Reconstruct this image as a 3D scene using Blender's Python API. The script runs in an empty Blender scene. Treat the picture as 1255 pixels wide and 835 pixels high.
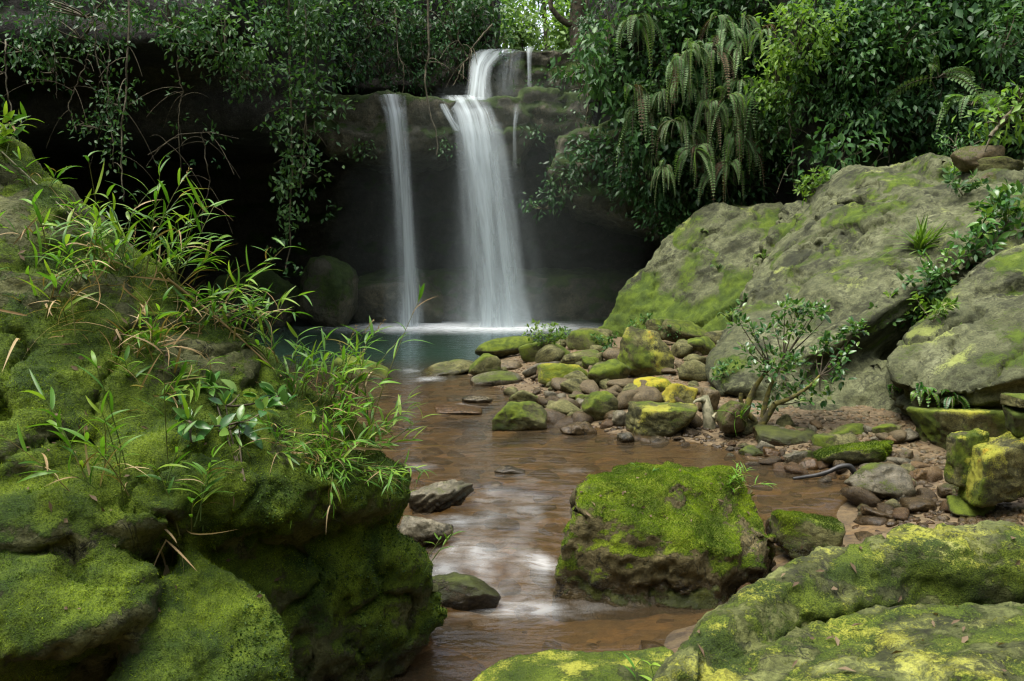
import bpy, bmesh, math, random
import numpy as np
from mathutils import Vector, Matrix
from mathutils.bvhtree import BVHTree

R = math.radians
scene = bpy.context.scene
col = scene.collection

# ------------------------------------------------------------ camera
PITCH, FPX, CAMZ = 6.9, 976.0, 1.8
cam_d = bpy.data.cameras.new('camera'); cam = bpy.data.objects.new('camera', cam_d); col.objects.link(cam)
cam_d.sensor_width = 36.0; cam_d.lens = FPX * 36.0 / 1255.0
cam_d.clip_start = 0.05; cam_d.clip_end = 400
cam.location = (0, 0, CAMZ); cam.rotation_euler = (R(90 - PITCH), 0, 0)
cam_d.dof.use_dof = True; cam_d.dof.focus_distance = 4.2; cam_d.dof.aperture_fstop = 10
scene.camera = cam

# ------------------------------------------------------------ sky, sun, exposure
SUN_EL, SUN_AZ = 74.0, -115.0          # azimuth measured from +Y towards +X
world = bpy.data.worlds.new('World'); scene.world = world; world.use_nodes = True
wn = world.node_tree; wn.nodes.clear()
sky = wn.nodes.new('ShaderNodeTexSky'); sky.sky_type = 'NISHITA'; sky.sun_disc = False
sky.sun_elevation = R(SUN_EL); sky.sun_rotation = R(SUN_AZ); sky.dust_density = 3.0; sky.ozone_density = 0.6
bg = wn.nodes.new('ShaderNodeBackground'); bg.inputs['Strength'].default_value = 0.105
wo = wn.nodes.new('ShaderNodeOutputWorld')
hs_ = wn.nodes.new('ShaderNodeHueSaturation'); hs_.inputs['Saturation'].default_value = .40   # an overcast, greyed sky
wn.links.new(sky.outputs[0], hs_.inputs['Color']); wn.links.new(hs_.outputs[0], bg.inputs[0]); wn.links.new(bg.outputs[0], wo.inputs[0])
sun_d = bpy.data.lights.new('sun', 'SUN'); sun_d.energy = 1.5; sun_d.angle = R(40); sun_d.color = (1.0, 0.96, 0.85)
sun = bpy.data.objects.new('sun', sun_d); col.objects.link(sun)
_sd = Vector((math.sin(R(SUN_AZ)) * math.cos(R(SUN_EL)), math.cos(R(SUN_AZ)) * math.cos(R(SUN_EL)), math.sin(R(SUN_EL))))
sun.rotation_euler = _sd.to_track_quat('Z', 'Y').to_euler(); sun.location = (0, 0, 30)
scene.view_settings.view_transform = 'Standard'; scene.view_settings.look = 'None'
scene.view_settings.exposure = 1.9; scene.view_settings.gamma = 1.0
cy = scene.cycles
cy.use_denoising = True; cy.filter_width = 1.2; cy.max_bounces = 8; cy.diffuse_bounces = 3; cy.glossy_bounces = 3
cy.transmission_bounces = 6; cy.transparent_max_bounces = 24; cy.volume_bounces = 1
cy.caustics_reflective = False; cy.caustics_refractive = False; cy.sample_clamp_indirect = 6.0

# ------------------------------------------------------------ points of the place
_c, _s = math.cos(R(PITCH)), math.sin(R(PITCH))
def ray(px, py):
    u = (417.5 - py) / FPX
    return np.array([(px - 627.5) / FPX, _c + u * _s, -_s + u * _c])
def at(px, py, Y):
    d = ray(px, py); return np.array([0, 0, CAMZ]) + d * (Y / d[1])
def onz(px, py, z):
    d = ray(px, py); return np.array([0, 0, CAMZ]) + d * ((z - CAMZ) / d[2])
def smooth(a, b, x):
    t = np.clip((x - a) / (b - a), 0, 1); return t * t * (3 - 2 * t)

# ------------------------------------------------------------ noise
def _hash(ix, iy, iz, seed):
    h = (ix * 374761393 + iy * 668265263 + iz * 1442695041 + seed * 1274126177) & 0xffffffff
    h = ((h ^ (h >> 13)) * 1274126177) & 0xffffffff
    h = ((h ^ (h >> 15)) * 2246822519) & 0xffffffff
    return h ^ (h >> 16)
def gnoise(p, seed=0):
    p = np.asarray(p, float); i = np.floor(p).astype(np.int64); f = p - i
    w = f * f * f * (f * (f * 6 - 15) + 10); out = np.zeros(len(p))
    for dx in (0, 1):
        for dy in (0, 1):
            for dz in (0, 1):
                h = _hash(i[:, 0] + dx, i[:, 1] + dy, i[:, 2] + dz, seed)
                g = ((h & 1023) / 511.5 - 1) * (f[:, 0] - dx) + (((h >> 10) & 1023) / 511.5 - 1) * (f[:, 1] - dy) + (((h >> 20) & 1023) / 511.5 - 1) * (f[:, 2] - dz)
                out += g * np.where(dx, w[:, 0], 1 - w[:, 0]) * np.where(dy, w[:, 1], 1 - w[:, 1]) * np.where(dz, w[:, 2], 1 - w[:, 2])
    return out * 1.3
def fbm(p, octs=4, seed=0, gain=0.5, ridge=False):
    p = np.asarray(p, float); a, s, tot = 1.0, np.zeros(len(p)), 0
    for o in range(octs):
        n = gnoise(p * 2.03 ** o + o * 17.3, seed + o)
        s += a * ((1 - 2 * np.abs(n)) if ridge else n); tot += a; a *= gain
    return s / tot

# ------------------------------------------------------------ meshes
def mesh_data(name, V, F, attrs=None, smooth_shade=True, uv=None):
    V = np.asarray(V, np.float32); me = bpy.data.meshes.new(name)
    if isinstance(F, np.ndarray): polys = [F]
    else: polys = [np.asarray(f, np.int32) for f in F]          # a list of arrays, one per face size
    polys = [p for p in polys if len(p)]
    nl = sum(p.size for p in polys); npoly = sum(len(p) for p in polys)
    me.vertices.add(len(V)); me.vertices.foreach_set('co', V.ravel())
    me.loops.add(nl); me.polygons.add(npoly)
    me.loops.foreach_set('vertex_index', np.concatenate([p.ravel() for p in polys]).astype(np.int32))
    st, o = [], 0
    for p in polys:
        st.append(o + np.arange(len(p)) * p.shape[1]); o += p.size
    me.polygons.foreach_set('loop_start', np.concatenate(st).astype(np.int32))
    me.polygons.foreach_set('use_smooth', np.full(npoly, smooth_shade))
    me.update(calc_edges=True); me.validate()
    for k, a in (attrs or {}).items():
        at_ = me.attributes.new(k, 'FLOAT', 'POINT'); at_.data.foreach_set('value', np.asarray(a, np.float32))
    if uv is not None:
        ul = me.uv_layers.new(name='UVMap'); li = np.empty(len(me.loops), np.int32); me.loops.foreach_get('vertex_index', li)
        ul.data.foreach_set('uv', np.asarray(uv, np.float32)[li].ravel())
    return me
def link(name, me, mat, parent=None, loc=None):
    o = bpy.data.objects.new(name, me); col.objects.link(o)
    if mat is not None: me.materials.append(mat)
    if parent is not None: o.parent = parent
    if loc is not None: o.location = loc
    return o
def mesh_obj(name, V, F, mat, parent=None, origin=None, attrs=None, smooth_shade=True, uv=None):
    V = np.asarray(V, float)
    if origin is None: origin = np.zeros(3) if parent is not None else np.array([V[:, 0].mean(), V[:, 1].mean(), V[:, 2].min()])
    sub = np.array(parent.location) if parent is not None else np.asarray(origin)
    me = mesh_data(name, V - sub, F, attrs, smooth_shade, uv)
    return link(name, me, mat, parent, None if parent is not None else tuple(origin))
def tag(o, label=None, cat=None, group=None, kind=None):
    if label: o['label'] = label
    if cat: o['category'] = cat
    if group: o['group'] = group
    if kind: o['kind'] = kind
    return o
def empty(name, loc, label, cat, group=None):
    o = bpy.data.objects.new(name, None); col.objects.link(o); o.location = tuple(loc); o.empty_display_size = .1
    return tag(o, label, cat, group)
def unit(v):
    v = np.asarray(v, float); return v / np.maximum(np.linalg.norm(v, axis=-1, keepdims=True), 1e-9)
def vnormals(V, F):
    n = np.zeros_like(V)
    for f in ([F] if isinstance(F, np.ndarray) else F):
        a = V[f[:, 0]]; b = V[f[:, 1]]; c = V[f[:, 2]]; fn = np.cross(b - a, c - a)
        if f.shape[1] == 4: fn = fn + np.cross(c - a, V[f[:, 3]] - a)
        for k in range(f.shape[1]):
            for ax in range(3): n[:, ax] += np.bincount(f[:, k], fn[:, ax], len(V))
    return unit(n)

# rays against the rocks already built, to stand plants on them
BVH = []
def solid(V, F):
    BVH.append(BVHTree.FromPolygons([tuple(v) for v in V], [tuple(int(i) for i in f) for f in F]))
def hit(px, py, fallback=None):
    d = Vector(ray(px, py)).normalized(); best = None
    for b in BVH:
        l, n, i, t = b.ray_cast(Vector((0, 0, CAMZ)), d)
        if l is not None and (best is None or t < best[2]): best = (np.array(l), np.array(n), t)
    if best is None: return (at(px, py, fallback), np.array([0, 0, 1.0])) if fallback else None
    return best[0], best[1]

# tubes
def tube_arrays(paths, sides=5):
    Vs, Fs, o = [], [], 0
    for pts, r0, r1 in paths:
        P = np.asarray(pts, float); n = len(P)
        T = unit(np.gradient(P, axis=0)); ref = np.array([0.31, 0.22, 0.92]) if abs(T[0, 2]) < .8 else np.array([.95, .2, .1])
        A = unit(np.cross(T, ref)); B = np.cross(T, A); th = np.linspace(0, 2 * math.pi, sides, endpoint=False)
        rr = np.linspace(r0, r1, n) if np.isscalar(r1) else np.asarray(r1)
        V = P[:, None, :] + rr[:, None, None] * (np.cos(th)[None, :, None] * A[:, None, :] + np.sin(th)[None, :, None] * B[:, None, :])
        Vs.append(V.reshape(-1, 3)); i = np.arange(n - 1)[:, None] * sides; k = np.arange(sides)[None, :]; k2 = (k + 1) % sides
        Fs.append(np.stack([i + k, i + k2, i + sides + k2, i + sides + k], -1).reshape(-1, 4) + o); o += n * sides
    return np.concatenate(Vs), np.concatenate(Fs)
def tubes(name, paths, mat, parent, sides=5):
    V, F = tube_arrays(paths, sides); return mesh_obj(name, V, F, mat, parent)
def curve(p0, p1, p2, n=8):
    t = np.linspace(0, 1, n)[:, None]; p0, p1, p2 = map(np.asarray, (p0, p1, p2))
    return (1 - t) ** 2 * p0 + 2 * t * (1 - t) * p1 + t * t * p2

# leaves: templates in (along, across, up)
def _strip(us, ws, fold=.12):
    V, F = [], []
    for u, w in zip(us, ws): V += [(u, -w, fold * w), (u, 0, 0), (u, w, fold * w)]
    for i in range(len(us) - 1):
        a = 3 * i; F += [(a, a + 1, a + 4, a + 3), (a + 1, a + 2, a + 5, a + 4)]
    return np.array(V, float), np.array(F)
TEMPL = {
    'four': (np.array([(0, 0, 0), (.45, .5, .09), (1, 0, -.04), (.45, -.5, .09)], float), np.array([(0, 1, 2), (0, 2, 3)])),
    'broad': _strip([0, .15, .4, .65, .87, 1], [.02, .3, .5, .45, .22, .01], .35),
    'blade': _strip([0, .12, .3, .5, .7, .87, 1], [.12, .4, .5, .48, .38, .2, .01], .3),
    'fuzz': (np.array([(0, -.5, 0), (0, .5, 0), (1, 0, 0)], float), np.array([(0, 1, 2)])),
}
class Leaves:
    def __init__(s): s.O, s.D, s.N, s.L, s.W, s.C, s.K = [], [], [], [], [], [], []
    def add(s, O, D, N, L, W, curl=0., rnd=None):
        O = np.atleast_2d(O); n = len(O)
        s.O.append(O); s.D.append(np.broadcast_to(np.atleast_2d(D), (n, 3))); s.N.append(np.broadcast_to(np.atleast_2d(N), (n, 3)))
        for lst, x in ((s.L, L), (s.W, W), (s.C, curl)): lst.append(np.broadcast_to(np.asarray(x, float), (n,)))
        s.K.append(np.random.rand(n) if rnd is None else np.broadcast_to(np.asarray(rnd, float), (n,)))
    def arrays(s, templ):
        O, D, N = np.concatenate(s.O), unit(np.concatenate(s.D)), np.concatenate(s.N)
        L, W, C, K = map(np.concatenate, (s.L, s.W, s.C, s.K))
        S = np.cross(N, D); bad = np.linalg.norm(S, axis=1) < 1e-3; S[bad] = np.cross([.3, .9, .2], D[bad]); S = unit(S); N = np.cross(D, S)
        tv, tf = TEMPL[templ]; u, v, w = tv[:, 0], tv[:, 1], tv[:, 2]
        V = O[:, None] + D[:, None] * (L[:, None] * (u * (1 - .25 * np.minimum(np.abs(C[:, None]), 1) * u)))[..., None] + S[:, None] * (W[:, None] * v)[..., None]
        V = V + N[:, None] * (W[:, None] * w - C[:, None] * L[:, None] * u * u)[..., None]
        F = tf[None] + (np.arange(len(O)) * len(tv))[:, None, None]
        return V.reshape(-1, 3), F.reshape(-1, tf.shape[1]), np.repeat(K, len(tv))
    def build(s, name, templ, mat, parent, origin=None):
        V, F, K = s.arrays(templ)
        return mesh_obj(name, V, F, mat, parent, origin=origin, attrs={'rnd': K})

# ------------------------------------------------------------ materials
class NT:
    def __init__(s, name):
        s.m = bpy.data.materials.new(name); s.m.use_nodes = True; s.t = s.m.node_tree; s.t.nodes.clear()
        s.out = s.n('OutputMaterial')
    def n(s, typ, **kw):
        nd = s.t.nodes.new('ShaderNode' + typ)
        for k, v in kw.items():
            if k.startswith('i_'):
                key = k[2:]; key = int(key) if key.isdigit() else key.replace('_', ' '); s.set(nd.inputs[key], v)
            else: setattr(nd, k, v)
        return nd
    def set(s, sock, v):
        if hasattr(v, 'is_output'): s.t.links.new(v, sock)
        elif hasattr(v, 'outputs'): s.t.links.new(v.outputs[0], sock)
        elif isinstance(v, tuple) and len(v) == 3 and sock.type == 'RGBA': sock.default_value = (*v, 1)
        else: sock.default_value = v
    def math(s, op, a, b=None, c=None):
        nd = s.n('Math', operation=op); s.set(nd.inputs[0], a)
        if b is not None: s.set(nd.inputs[1], b)
        if c is not None: s.set(nd.inputs[2], c)
        return nd.outputs[0]
    def vmath(s, op, a, b):
        nd = s.n('VectorMath', operation=op); s.set(nd.inputs[0], a); s.set(nd.inputs[1], b); return nd.outputs[0]
    def noise(s, vec, scale, detail=4, rough=.55, dist=0.):
        nd = s.n('TexNoise'); s.set(nd.inputs['Vector'], vec); s.set(nd.inputs['Scale'], scale); s.set(nd.inputs['Detail'], detail)
        s.set(nd.inputs['Roughness'], rough); s.set(nd.inputs['Distortion'], dist); return nd.outputs[0]
    def ramp(s, fac, stops):
        nd = s.n('ValToRGB'); s.set(nd.inputs[0], fac); e = nd.color_ramp.elements
        while len(e) < len(stops): e.new(.5)
        for el, (p, c) in zip(e, stops): el.position = p; el.color = (*c, 1) if len(c) == 3 else c
        return nd.outputs[0]
    def mapr(s, v, a, b, c=0., d=1., smooth_=True):
        nd = s.n('MapRange', interpolation_type='SMOOTHSTEP' if smooth_ else 'LINEAR')
        for i, x in enumerate((v, a, b, c, d)): s.set(nd.inputs[i], x)
        return nd.outputs[0]
    def mix(s, fac, a, b, blend='MIX'):
        nd = s.n('Mix', data_type='RGBA', blend_type=blend); s.set(nd.inputs[0], fac); s.set(nd.inputs[6], a); s.set(nd.inputs[7], b); return nd.outputs[2]
    def attr(s, name): return s.n('Attribute', attribute_name=name).outputs['Fac']
    def bump(s, h, strength, dist, normal=None):
        nd = s.n('Bump'); nd.inputs['Strength'].default_value = strength; nd.inputs['Distance'].default_value = dist
        s.set(nd.inputs['Height'], h)
        if normal is not None: s.set(nd.inputs['Normal'], normal)
        return nd.outputs[0]
    def finish(s, shader, vol=None):
        s.set(s.out.inputs['Surface'], shader)
        if vol is not None: s.set(s.out.inputs['Volume'], vol)
        return s.m

def coords(T):
    tc = T.n('TexCoord').outputs['Object']; oi = T.n('ObjectInfo').outputs['Random']
    off = T.n('CombineXYZ'); T.set(off.inputs[0], T.math('MULTIPLY', oi, 37.)); T.set(off.inputs[1], T.math('MULTIPLY', oi, 91.)); T.set(off.inputs[2], T.math('MULTIPLY', oi, 13.))
    return T.vmath('ADD', tc, off.outputs[0])

def rock_mat(name, c0, c1, c2, m0, m1, lich=(.42, .42, .05), lich2=(.50, .20, .01), scale=1., wet=True, rough=.85, moss_rough=.95, band=None, damp=(.09, .015)):
    """stone with attributes moss and lichen spread over it"""
    T = NT(name); v = coords(T); geo = T.n('NewGeometry')
    n1 = T.noise(v, 2.2 * scale, 9, .68, .5); n2 = T.noise(v, 14 * scale, 7, .7, .3); n3 = T.noise(v, 70 * scale, 5, .7); n4 = T.noise(v, 220 * scale, 3, .65)
    base = T.ramp(n1, [(.30, c0), (.5, c1), (.68, c2)])
    base = T.mix(T.mapr(n2, .32, .62), T.mix(1., base, (.42, .43, .38), 'MULTIPLY'), base)
    base = T.mix(T.mapr(n3, .30, .60, 0, 1), T.mix(1., base, (.5, .5, .46), 'MULTIPLY'), base)
    base = T.mix(T.mapr(n3, .62, .74, 0, .45), base, (.40, .39, .31))
    if band:
        dt = T.n('VectorMath', operation='DOT_PRODUCT'); T.set(dt.inputs[0], v); dt.inputs[1].default_value = band; sx = T.n('SeparateXYZ'); T.set(sx.inputs[0], v); cb = T.n('CombineXYZ')
        T.set(cb.inputs[0], T.math('MULTIPLY', sx.outputs[0], .8)); T.set(cb.inputs[1], T.math('MULTIPLY', sx.outputs[1], .8)); T.set(cb.inputs[2], T.math('ADD', T.math('MULTIPLY', dt.outputs['Value'], 7.), T.math('MULTIPLY', n1, 2.)))
        nb = T.noise(cb.outputs[0], 1.6, 6, .65, .3); base = T.mix(T.mapr(nb, .38, .52), T.mix(1., base, (.28, .29, .22), 'MULTIPLY'), base); base = T.mix(T.mapr(nb, .62, .72, 0, .35), base, c2)
        n2 = T.math('ADD', T.math('MULTIPLY', n2, .6), T.math('MULTIPLY', nb, .4))
    pit = T.n('TexVoronoi', i_Vector=T.vmath('ADD', v, T.vmath('MULTIPLY', T.n('TexNoise', i_Vector=v, i_Scale=20.).outputs['Color'], (.1, .1, .1))), i_Scale=26. * scale)
    ps = T.n('SeparateColor'); T.set(ps.inputs[0], pit.outputs['Color'])
    spot = T.math('MULTIPLY', T.mapr(pit.outputs['Distance'], .30, .12), T.mapr(ps.outputs[0], .72, .78)); base = T.mix(T.math('MULTIPLY', spot, .8), base, (.025, .03, .012))
    crack = T.mapr(T.math('ABSOLUTE', T.math('SUBTRACT', T.noise(v, 3.2 * scale, 6, .6, 1.2), .5)), .018, .0); crack = T.math('MULTIPLY', crack, T.mapr(n1, .45, .6))
    base = T.mix(T.math('MULTIPLY', crack, .95), base, (.02, .02, .012))
    mraw = T.math('ADD', T.attr('moss'), T.math('ADD', T.math('MULTIPLY', T.math('SUBTRACT', n2, .5), .9), T.math('MULTIPLY', T.math('SUBTRACT', n3, .5), .7)))
    mask = T.mapr(mraw, .45, .60)
    mn = T.noise(v, 6 * scale, 5, .6)
    mcol = T.mix(T.mapr(mn, .33, .68), m0, m1)
    mcol = T.mix(T.mapr(n4, .36, .6), T.mix(1., mcol, (.35, .40, .35), 'MULTIPLY'), mcol)
    lraw = T.math('ADD', T.attr('lichen'), T.math('ADD', T.math('MULTIPLY', T.math('SUBTRACT', n2, .5), 1.1), T.math('MULTIPLY', T.math('SUBTRACT', n3, .5), .8)))
    lraw = T.math('ADD', lraw, T.math('MULTIPLY', T.math('SUBTRACT', n4, .5), .5)); lmask = T.mapr(lraw, .45, .70, 0, .8)
    lcol = T.mix(T.mapr(T.noise(v, 5 * scale, 4), .58, .72), lich, lich2)
    lcol = T.mix(T.mapr(n4, .4, .6, 0, .4), lcol, (.12, .14, .03))
    c = T.mix(mask, base, mcol); c = T.mix(lmask, c, lcol)
    r = T.math('ADD', T.math('MULTIPLY', mask, moss_rough - rough), rough)
    if wet:
        z = T.n('SeparateXYZ'); T.set(z.inputs[0], geo.outputs['Position'])
        w = T.mapr(T.math('ADD', z.outputs[2], T.math('MULTIPLY', T.math('SUBTRACT', n2, .5), .10)), *damp)
        c = T.mix(w, c, T.mix(1., c, (.42, .36, .30), 'MULTIPLY')); r = T.math('MULTIPLY', r, T.math('SUBTRACT', 1., T.math('MULTIPLY', w, .7)))
    p = T.n('BsdfPrincipled'); T.set(p.inputs['Base Color'], c); T.set(p.inputs['Roughness'], r); p.inputs['Specular IOR Level'].default_value = .35
    b = T.bump(T.math('SUBTRACT', n2, T.math('ADD', T.math('MULTIPLY', crack, .25), T.math('MULTIPLY', spot, .15))), .65, .035 / scale); b = T.bump(n3, .5, .010 / scale, b)
    b = T.bump(T.math('MULTIPLY', n4, T.math('ADD', .3, mask)), .8, .006 / scale, b)
    T.set(p.inputs['Normal'], b)
    return T.finish(p.outputs[0])

def leaf_mat(name, cols, trans=.3, rough=.5, spec=.28, tcol=1.3):
    T = NT(name); k = T.attr('rnd'); n = len(cols)
    c = T.ramp(k, [(i / max(1, n - 1), cc) for i, cc in enumerate(cols)])
    oi = T.n('ObjectInfo').outputs['Random']
    hs = T.n('HueSaturation'); T.set(hs.inputs['Color'], c); T.set(hs.inputs['Value'], T.math('ADD', .8, T.math('MULTIPLY', oi, .4)))
    c = hs.outputs[0]
    p = T.n('BsdfPrincipled'); T.set(p.inputs['Base Color'], c); p.inputs['Roughness'].default_value = rough; p.inputs['Specular IOR Level'].default_value = spec
    t = T.n('BsdfTranslucent'); T.set(t.inputs[0], T.mix(1., c, (tcol * 1.1, tcol * 1.2, tcol * .5), 'MULTIPLY'))
    ms = T.n('MixShader'); ms.inputs[0].default_value = trans; T.set(ms.inputs[1], p.outputs[0]); T.set(ms.inputs[2], t.outputs[0])
    return T.finish(ms.outputs[0])
def plain_mat(name, c0, c1, rough=.8, sc=20.):
    T = NT(name); v = coords(T); n = T.noise(v, sc, 5)
    p = T.n('BsdfPrincipled'); T.set(p.inputs['Base Color'], T.mix(T.mapr(n, .35, .65), c0, c1)); p.inputs['Roughness'].default_value = rough
    T.set(p.inputs['Normal'], T.bump(n, .5, .01)); return T.finish(p.outputs[0])

M = {}
G_D, G_B = (.020, .045, .006), (.085, .14, .010)
BED = (-.50, -.25, .80)
M['boulder'] = rock_mat('mossy_sandstone', (.055, .062, .022), (.12, .13, .045), (.23, .23, .10), (.032, .065, .004), (.14, .20, .010))
M['mossrock'] = rock_mat('moss_covered_stone', (.075, .062, .025), (.15, .125, .05), (.23, .19, .09), (.06, .09, .004), (.18, .23, .010))
M['fore'] = rock_mat('lichen_stone', (.07, .085, .022), (.15, .17, .05), (.27, .29, .09), (.035, .06, .005), (.11, .15, .010), lich=(.40, .40, .05), lich2=(.46, .47, .16), band=(.35, -.35, .85))
M['pale'] = rock_mat('grey_green_sandstone', (.058, .066, .030), (.12, .13, .06), (.21, .22, .12), (.045, .075, .008), (.11, .16, .012), lich=(.25, .29, .07), lich2=(.30, .33, .10), band=BED)
M['shore'] = rock_mat('shore_stone', (.08, .08, .028), (.16, .155, .055), (.27, .25, .11), (.05, .075, .006), (.14, .18, .012), lich=(.36, .35, .04), lich2=(.48, .27, .01), scale=1.6, band=(.2, .1, 1))
M['yellow'] = rock_mat('yellow_lichen_stone', (.11, .105, .03), (.20, .19, .06), (.31, .29, .10), (.07, .10, .008), (.17, .20, .012), lich=(.40, .34, .02), lich2=(.52, .28, .005), scale=1.6)
M['brown'] = rock_mat('brown_stream_stone', (.075, .055, .026), (.145, .108, .052), (.25, .195, .105), (.05, .06, .01), (.10, .12, .015), scale=1.8, rough=.55, damp=(.22, .04))
M['orange'] = rock_mat('orange_stream_stone', (.11, .07, .028), (.20, .125, .052), (.31, .225, .12), (.05, .06, .01), (.10, .12, .015), scale=2., rough=.5, damp=(.22, .04))
M['wetgrey'] = rock_mat('wet_grey_stone', (.08, .068, .045), (.17, .15, .10), (.30, .265, .19), (.05, .06, .01), (.10, .13, .015), scale=1.6, rough=.5, band=(-.55, .2, .8))
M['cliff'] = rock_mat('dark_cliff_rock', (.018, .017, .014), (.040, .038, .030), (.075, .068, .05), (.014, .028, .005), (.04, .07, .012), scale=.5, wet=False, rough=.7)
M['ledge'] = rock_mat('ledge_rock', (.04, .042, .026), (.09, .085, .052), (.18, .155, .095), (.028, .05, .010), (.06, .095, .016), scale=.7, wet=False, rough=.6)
# ============================================================ terrain
SHORE = np.array([(2.6, 19), (1.75, 16.9), (1.1, 14.8), (.15, 13.2), (-.5, 12.2), (-.62, 11.0), (.0, 9.6), (.42, 8.4), (.95, 7.5), (1.7, 7.15), (2.2, 6.5), (2.65, 5.9),
                  (2.6, 5.15), (2.1, 4.5), (1.5, 3.9), (1.1, 3.4), (.75, 2.6), (.5, 1.8), (.5, -8), (40, -8), (40, 19)])
def poly_sd(P, Q):
    d = np.full(len(P), 1e9); ins = np.zeros(len(P), bool); n = len(Q)
    for i in range(n):
        a, b = Q[i], Q[(i + 1) % n]; ab = b - a; t = np.clip(((P - a) @ ab) / (ab @ ab), 0, 1)
        d = np.minimum(d, np.linalg.norm(P - a - t[:, None] * ab, axis=1))
        c = ((a[1] > P[:, 1]) != (b[1] > P[:, 1])); x = (b[0] - a[0]) * (P[:, 1] - a[1]) / (b[1] - a[1] + 1e-12) + a[0]; ins ^= c & (P[:, 0] < x)
    return np.where(ins, d, -d)
def ground_h(P):
    P = np.atleast_2d(np.asarray(P, float))[:, :2]; sd = poly_sd(P, SHORE)
    p3 = np.c_[P, np.zeros(len(P))]
    sd = sd + .12 * gnoise(p3 * 2.1, 5)
    land = np.minimum(.16 * sd, .10 + .07 * sd) + .02 * gnoise(p3 * 3., 7)
    pool = smooth(9.5, 13.5, P[:, 1]); dmax = .16 + 1.3 * pool + .12 * smooth(5.2, 4.2, P[:, 1])
    bed = np.maximum(.22 * sd, -dmax) + .018 * gnoise(p3 * 4., 9)
    h = np.where(sd > 0, land, bed)
    r = np.maximum(0, -P[:, 0] - 5.0) * smooth(9.5, 7., P[:, 1]) + np.maximum(0, -P[:, 0] - 9.5); h = h + 1.5 * r                      # gorge sides and rise behind camera: unseen, steepened to block low sky light
    r2 = np.maximum(0, P[:, 0] - 6.8); h = h + 1.3 * r2
    r3 = np.maximum(0, -P[:, 1] - 2.5); h = h + 1.3 * r3
    r4 = np.maximum(0, P[:, 1] - 21.5); h = h + np.minimum(r4 * 3, 5.9) + .10 * r4
    return np.minimum(h, 14 + .05 * np.abs(P[:, 0]) + .5 * gnoise(p3 * .2, 3)), sd
def ground_z(x, y): return float(ground_h([(x, y)])[0][0])
def grid(xs, ys):
    X, Y = np.meshgrid(xs, ys); n, m = len(xs), len(ys)
    i = (np.arange(m - 1)[:, None] * n + np.arange(n - 1)[None, :]); F = np.stack([i, i + 1, i + 1 + n, i + n], -1).reshape(-1, 4)
    return np.c_[X.ravel(), Y.ravel()], F
_gx, _gy = np.arange(-4, 8, .04), np.arange(1, 20.5, .04); _gp, _ = grid(_gx, _gy); _gh, _gs = ground_h(_gp); _gh = _gh.reshape(len(_gy), -1); _gs = _gs.reshape(len(_gy), -1)
_YS = np.arange(1.5, 20, .03)
def _look(T_, P):
    i = np.clip(((P[:, 1] - 1) / .04).astype(int), 0, len(_gy) - 1); k = np.clip(((P[:, 0] + 4) / .04).astype(int), 0, len(_gx) - 1); return T_[i, k]
def GH(P): return _look(_gh, P)
def GS(P): return _look(_gs, P)
def on_ground(px, py):
    d = ray(px, py); P = np.array([0, 0, CAMZ]) + d[None] * (_YS / d[1])[:, None]
    below = P[:, 2] <= GH(P); i = int(np.argmax(below))
    return P[i] if below[i] else at(px, py, 20.)

T = NT('gravel_and_streambed'); tc = T.n('TexCoord').outputs['Object']
mp = T.n('Mapping'); T.set(mp.inputs[0], tc); mp.inputs['Scale'].default_value = (1., 1.7, 1.)
wob = T.vmath('ADD', mp.outputs[0], T.vmath('MULTIPLY', T.n('TexNoise', i_Vector=tc, i_Scale=1.7).outputs['Color'], (.5, .5, 0.)))
vo = T.n('TexVoronoi', i_Vector=wob, i_Scale=5.5); vd = T.n('TexVoronoi', feature='DISTANCE_TO_EDGE', i_Vector=wob, i_Scale=5.5)
sepc = T.n('SeparateColor'); T.set(sepc.inputs[0], vo.outputs['Color'])
n2 = T.noise(tc, 22, 6); n3 = T.noise(tc, 90, 4)
bedc = T.ramp(sepc.outputs[0], [(.0, (.05, .034, .013)), (.35, (.095, .064, .025)), (.6, (.15, .10, .042)), (.8, (.065, .047, .02)), (1., (.20, .12, .042))])
bedc = T.mix(T.mapr(T.math('ADD', vd.outputs[0], T.math('MULTIPLY', T.math('SUBTRACT', n2, .5), .12)), .06, -.02), bedc, (.05, .03, .016))
bedc = T.mix(T.mapr(T.noise(tc, 2.6, 4), .35, .65, 0, .7), bedc, (.12, .082, .034)); bedc = T.mix(T.mapr(n2, .3, .7), T.mix(1., bedc, (.55, .52, .5), 'MULTIPLY'), bedc)
silt = T.mix(T.mapr(n2, .35, .65), (.018, .052, .038), (.03, .075, .052))
bedc = T.mix(T.attr('pool'), bedc, silt)
sand = T.ramp(n2, [(.3, (.05, .034, .015)), (.5, (.105, .074, .034)), (.7, (.19, .14, .075))]); sand = T.mix(T.mapr(n3, .55, .68), sand, (.12, .07, .035))
soil = T.mix(T.mapr(n2, .35, .65), (.015, .018, .008), (.05, .06, .015))
c = T.mix(T.attr('land'), bedc, sand); c = T.mix(T.attr('hill'), c, soil)
p = T.n('BsdfPrincipled'); T.set(p.inputs['Base Color'], c); p.inputs['Roughness'].default_value = .7
T.set(p.inputs['Normal'], T.bump(n3, .6, .012, T.bump(n2, .6, .03)))
M['ground'] = T.finish(p.outputs[0])

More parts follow.
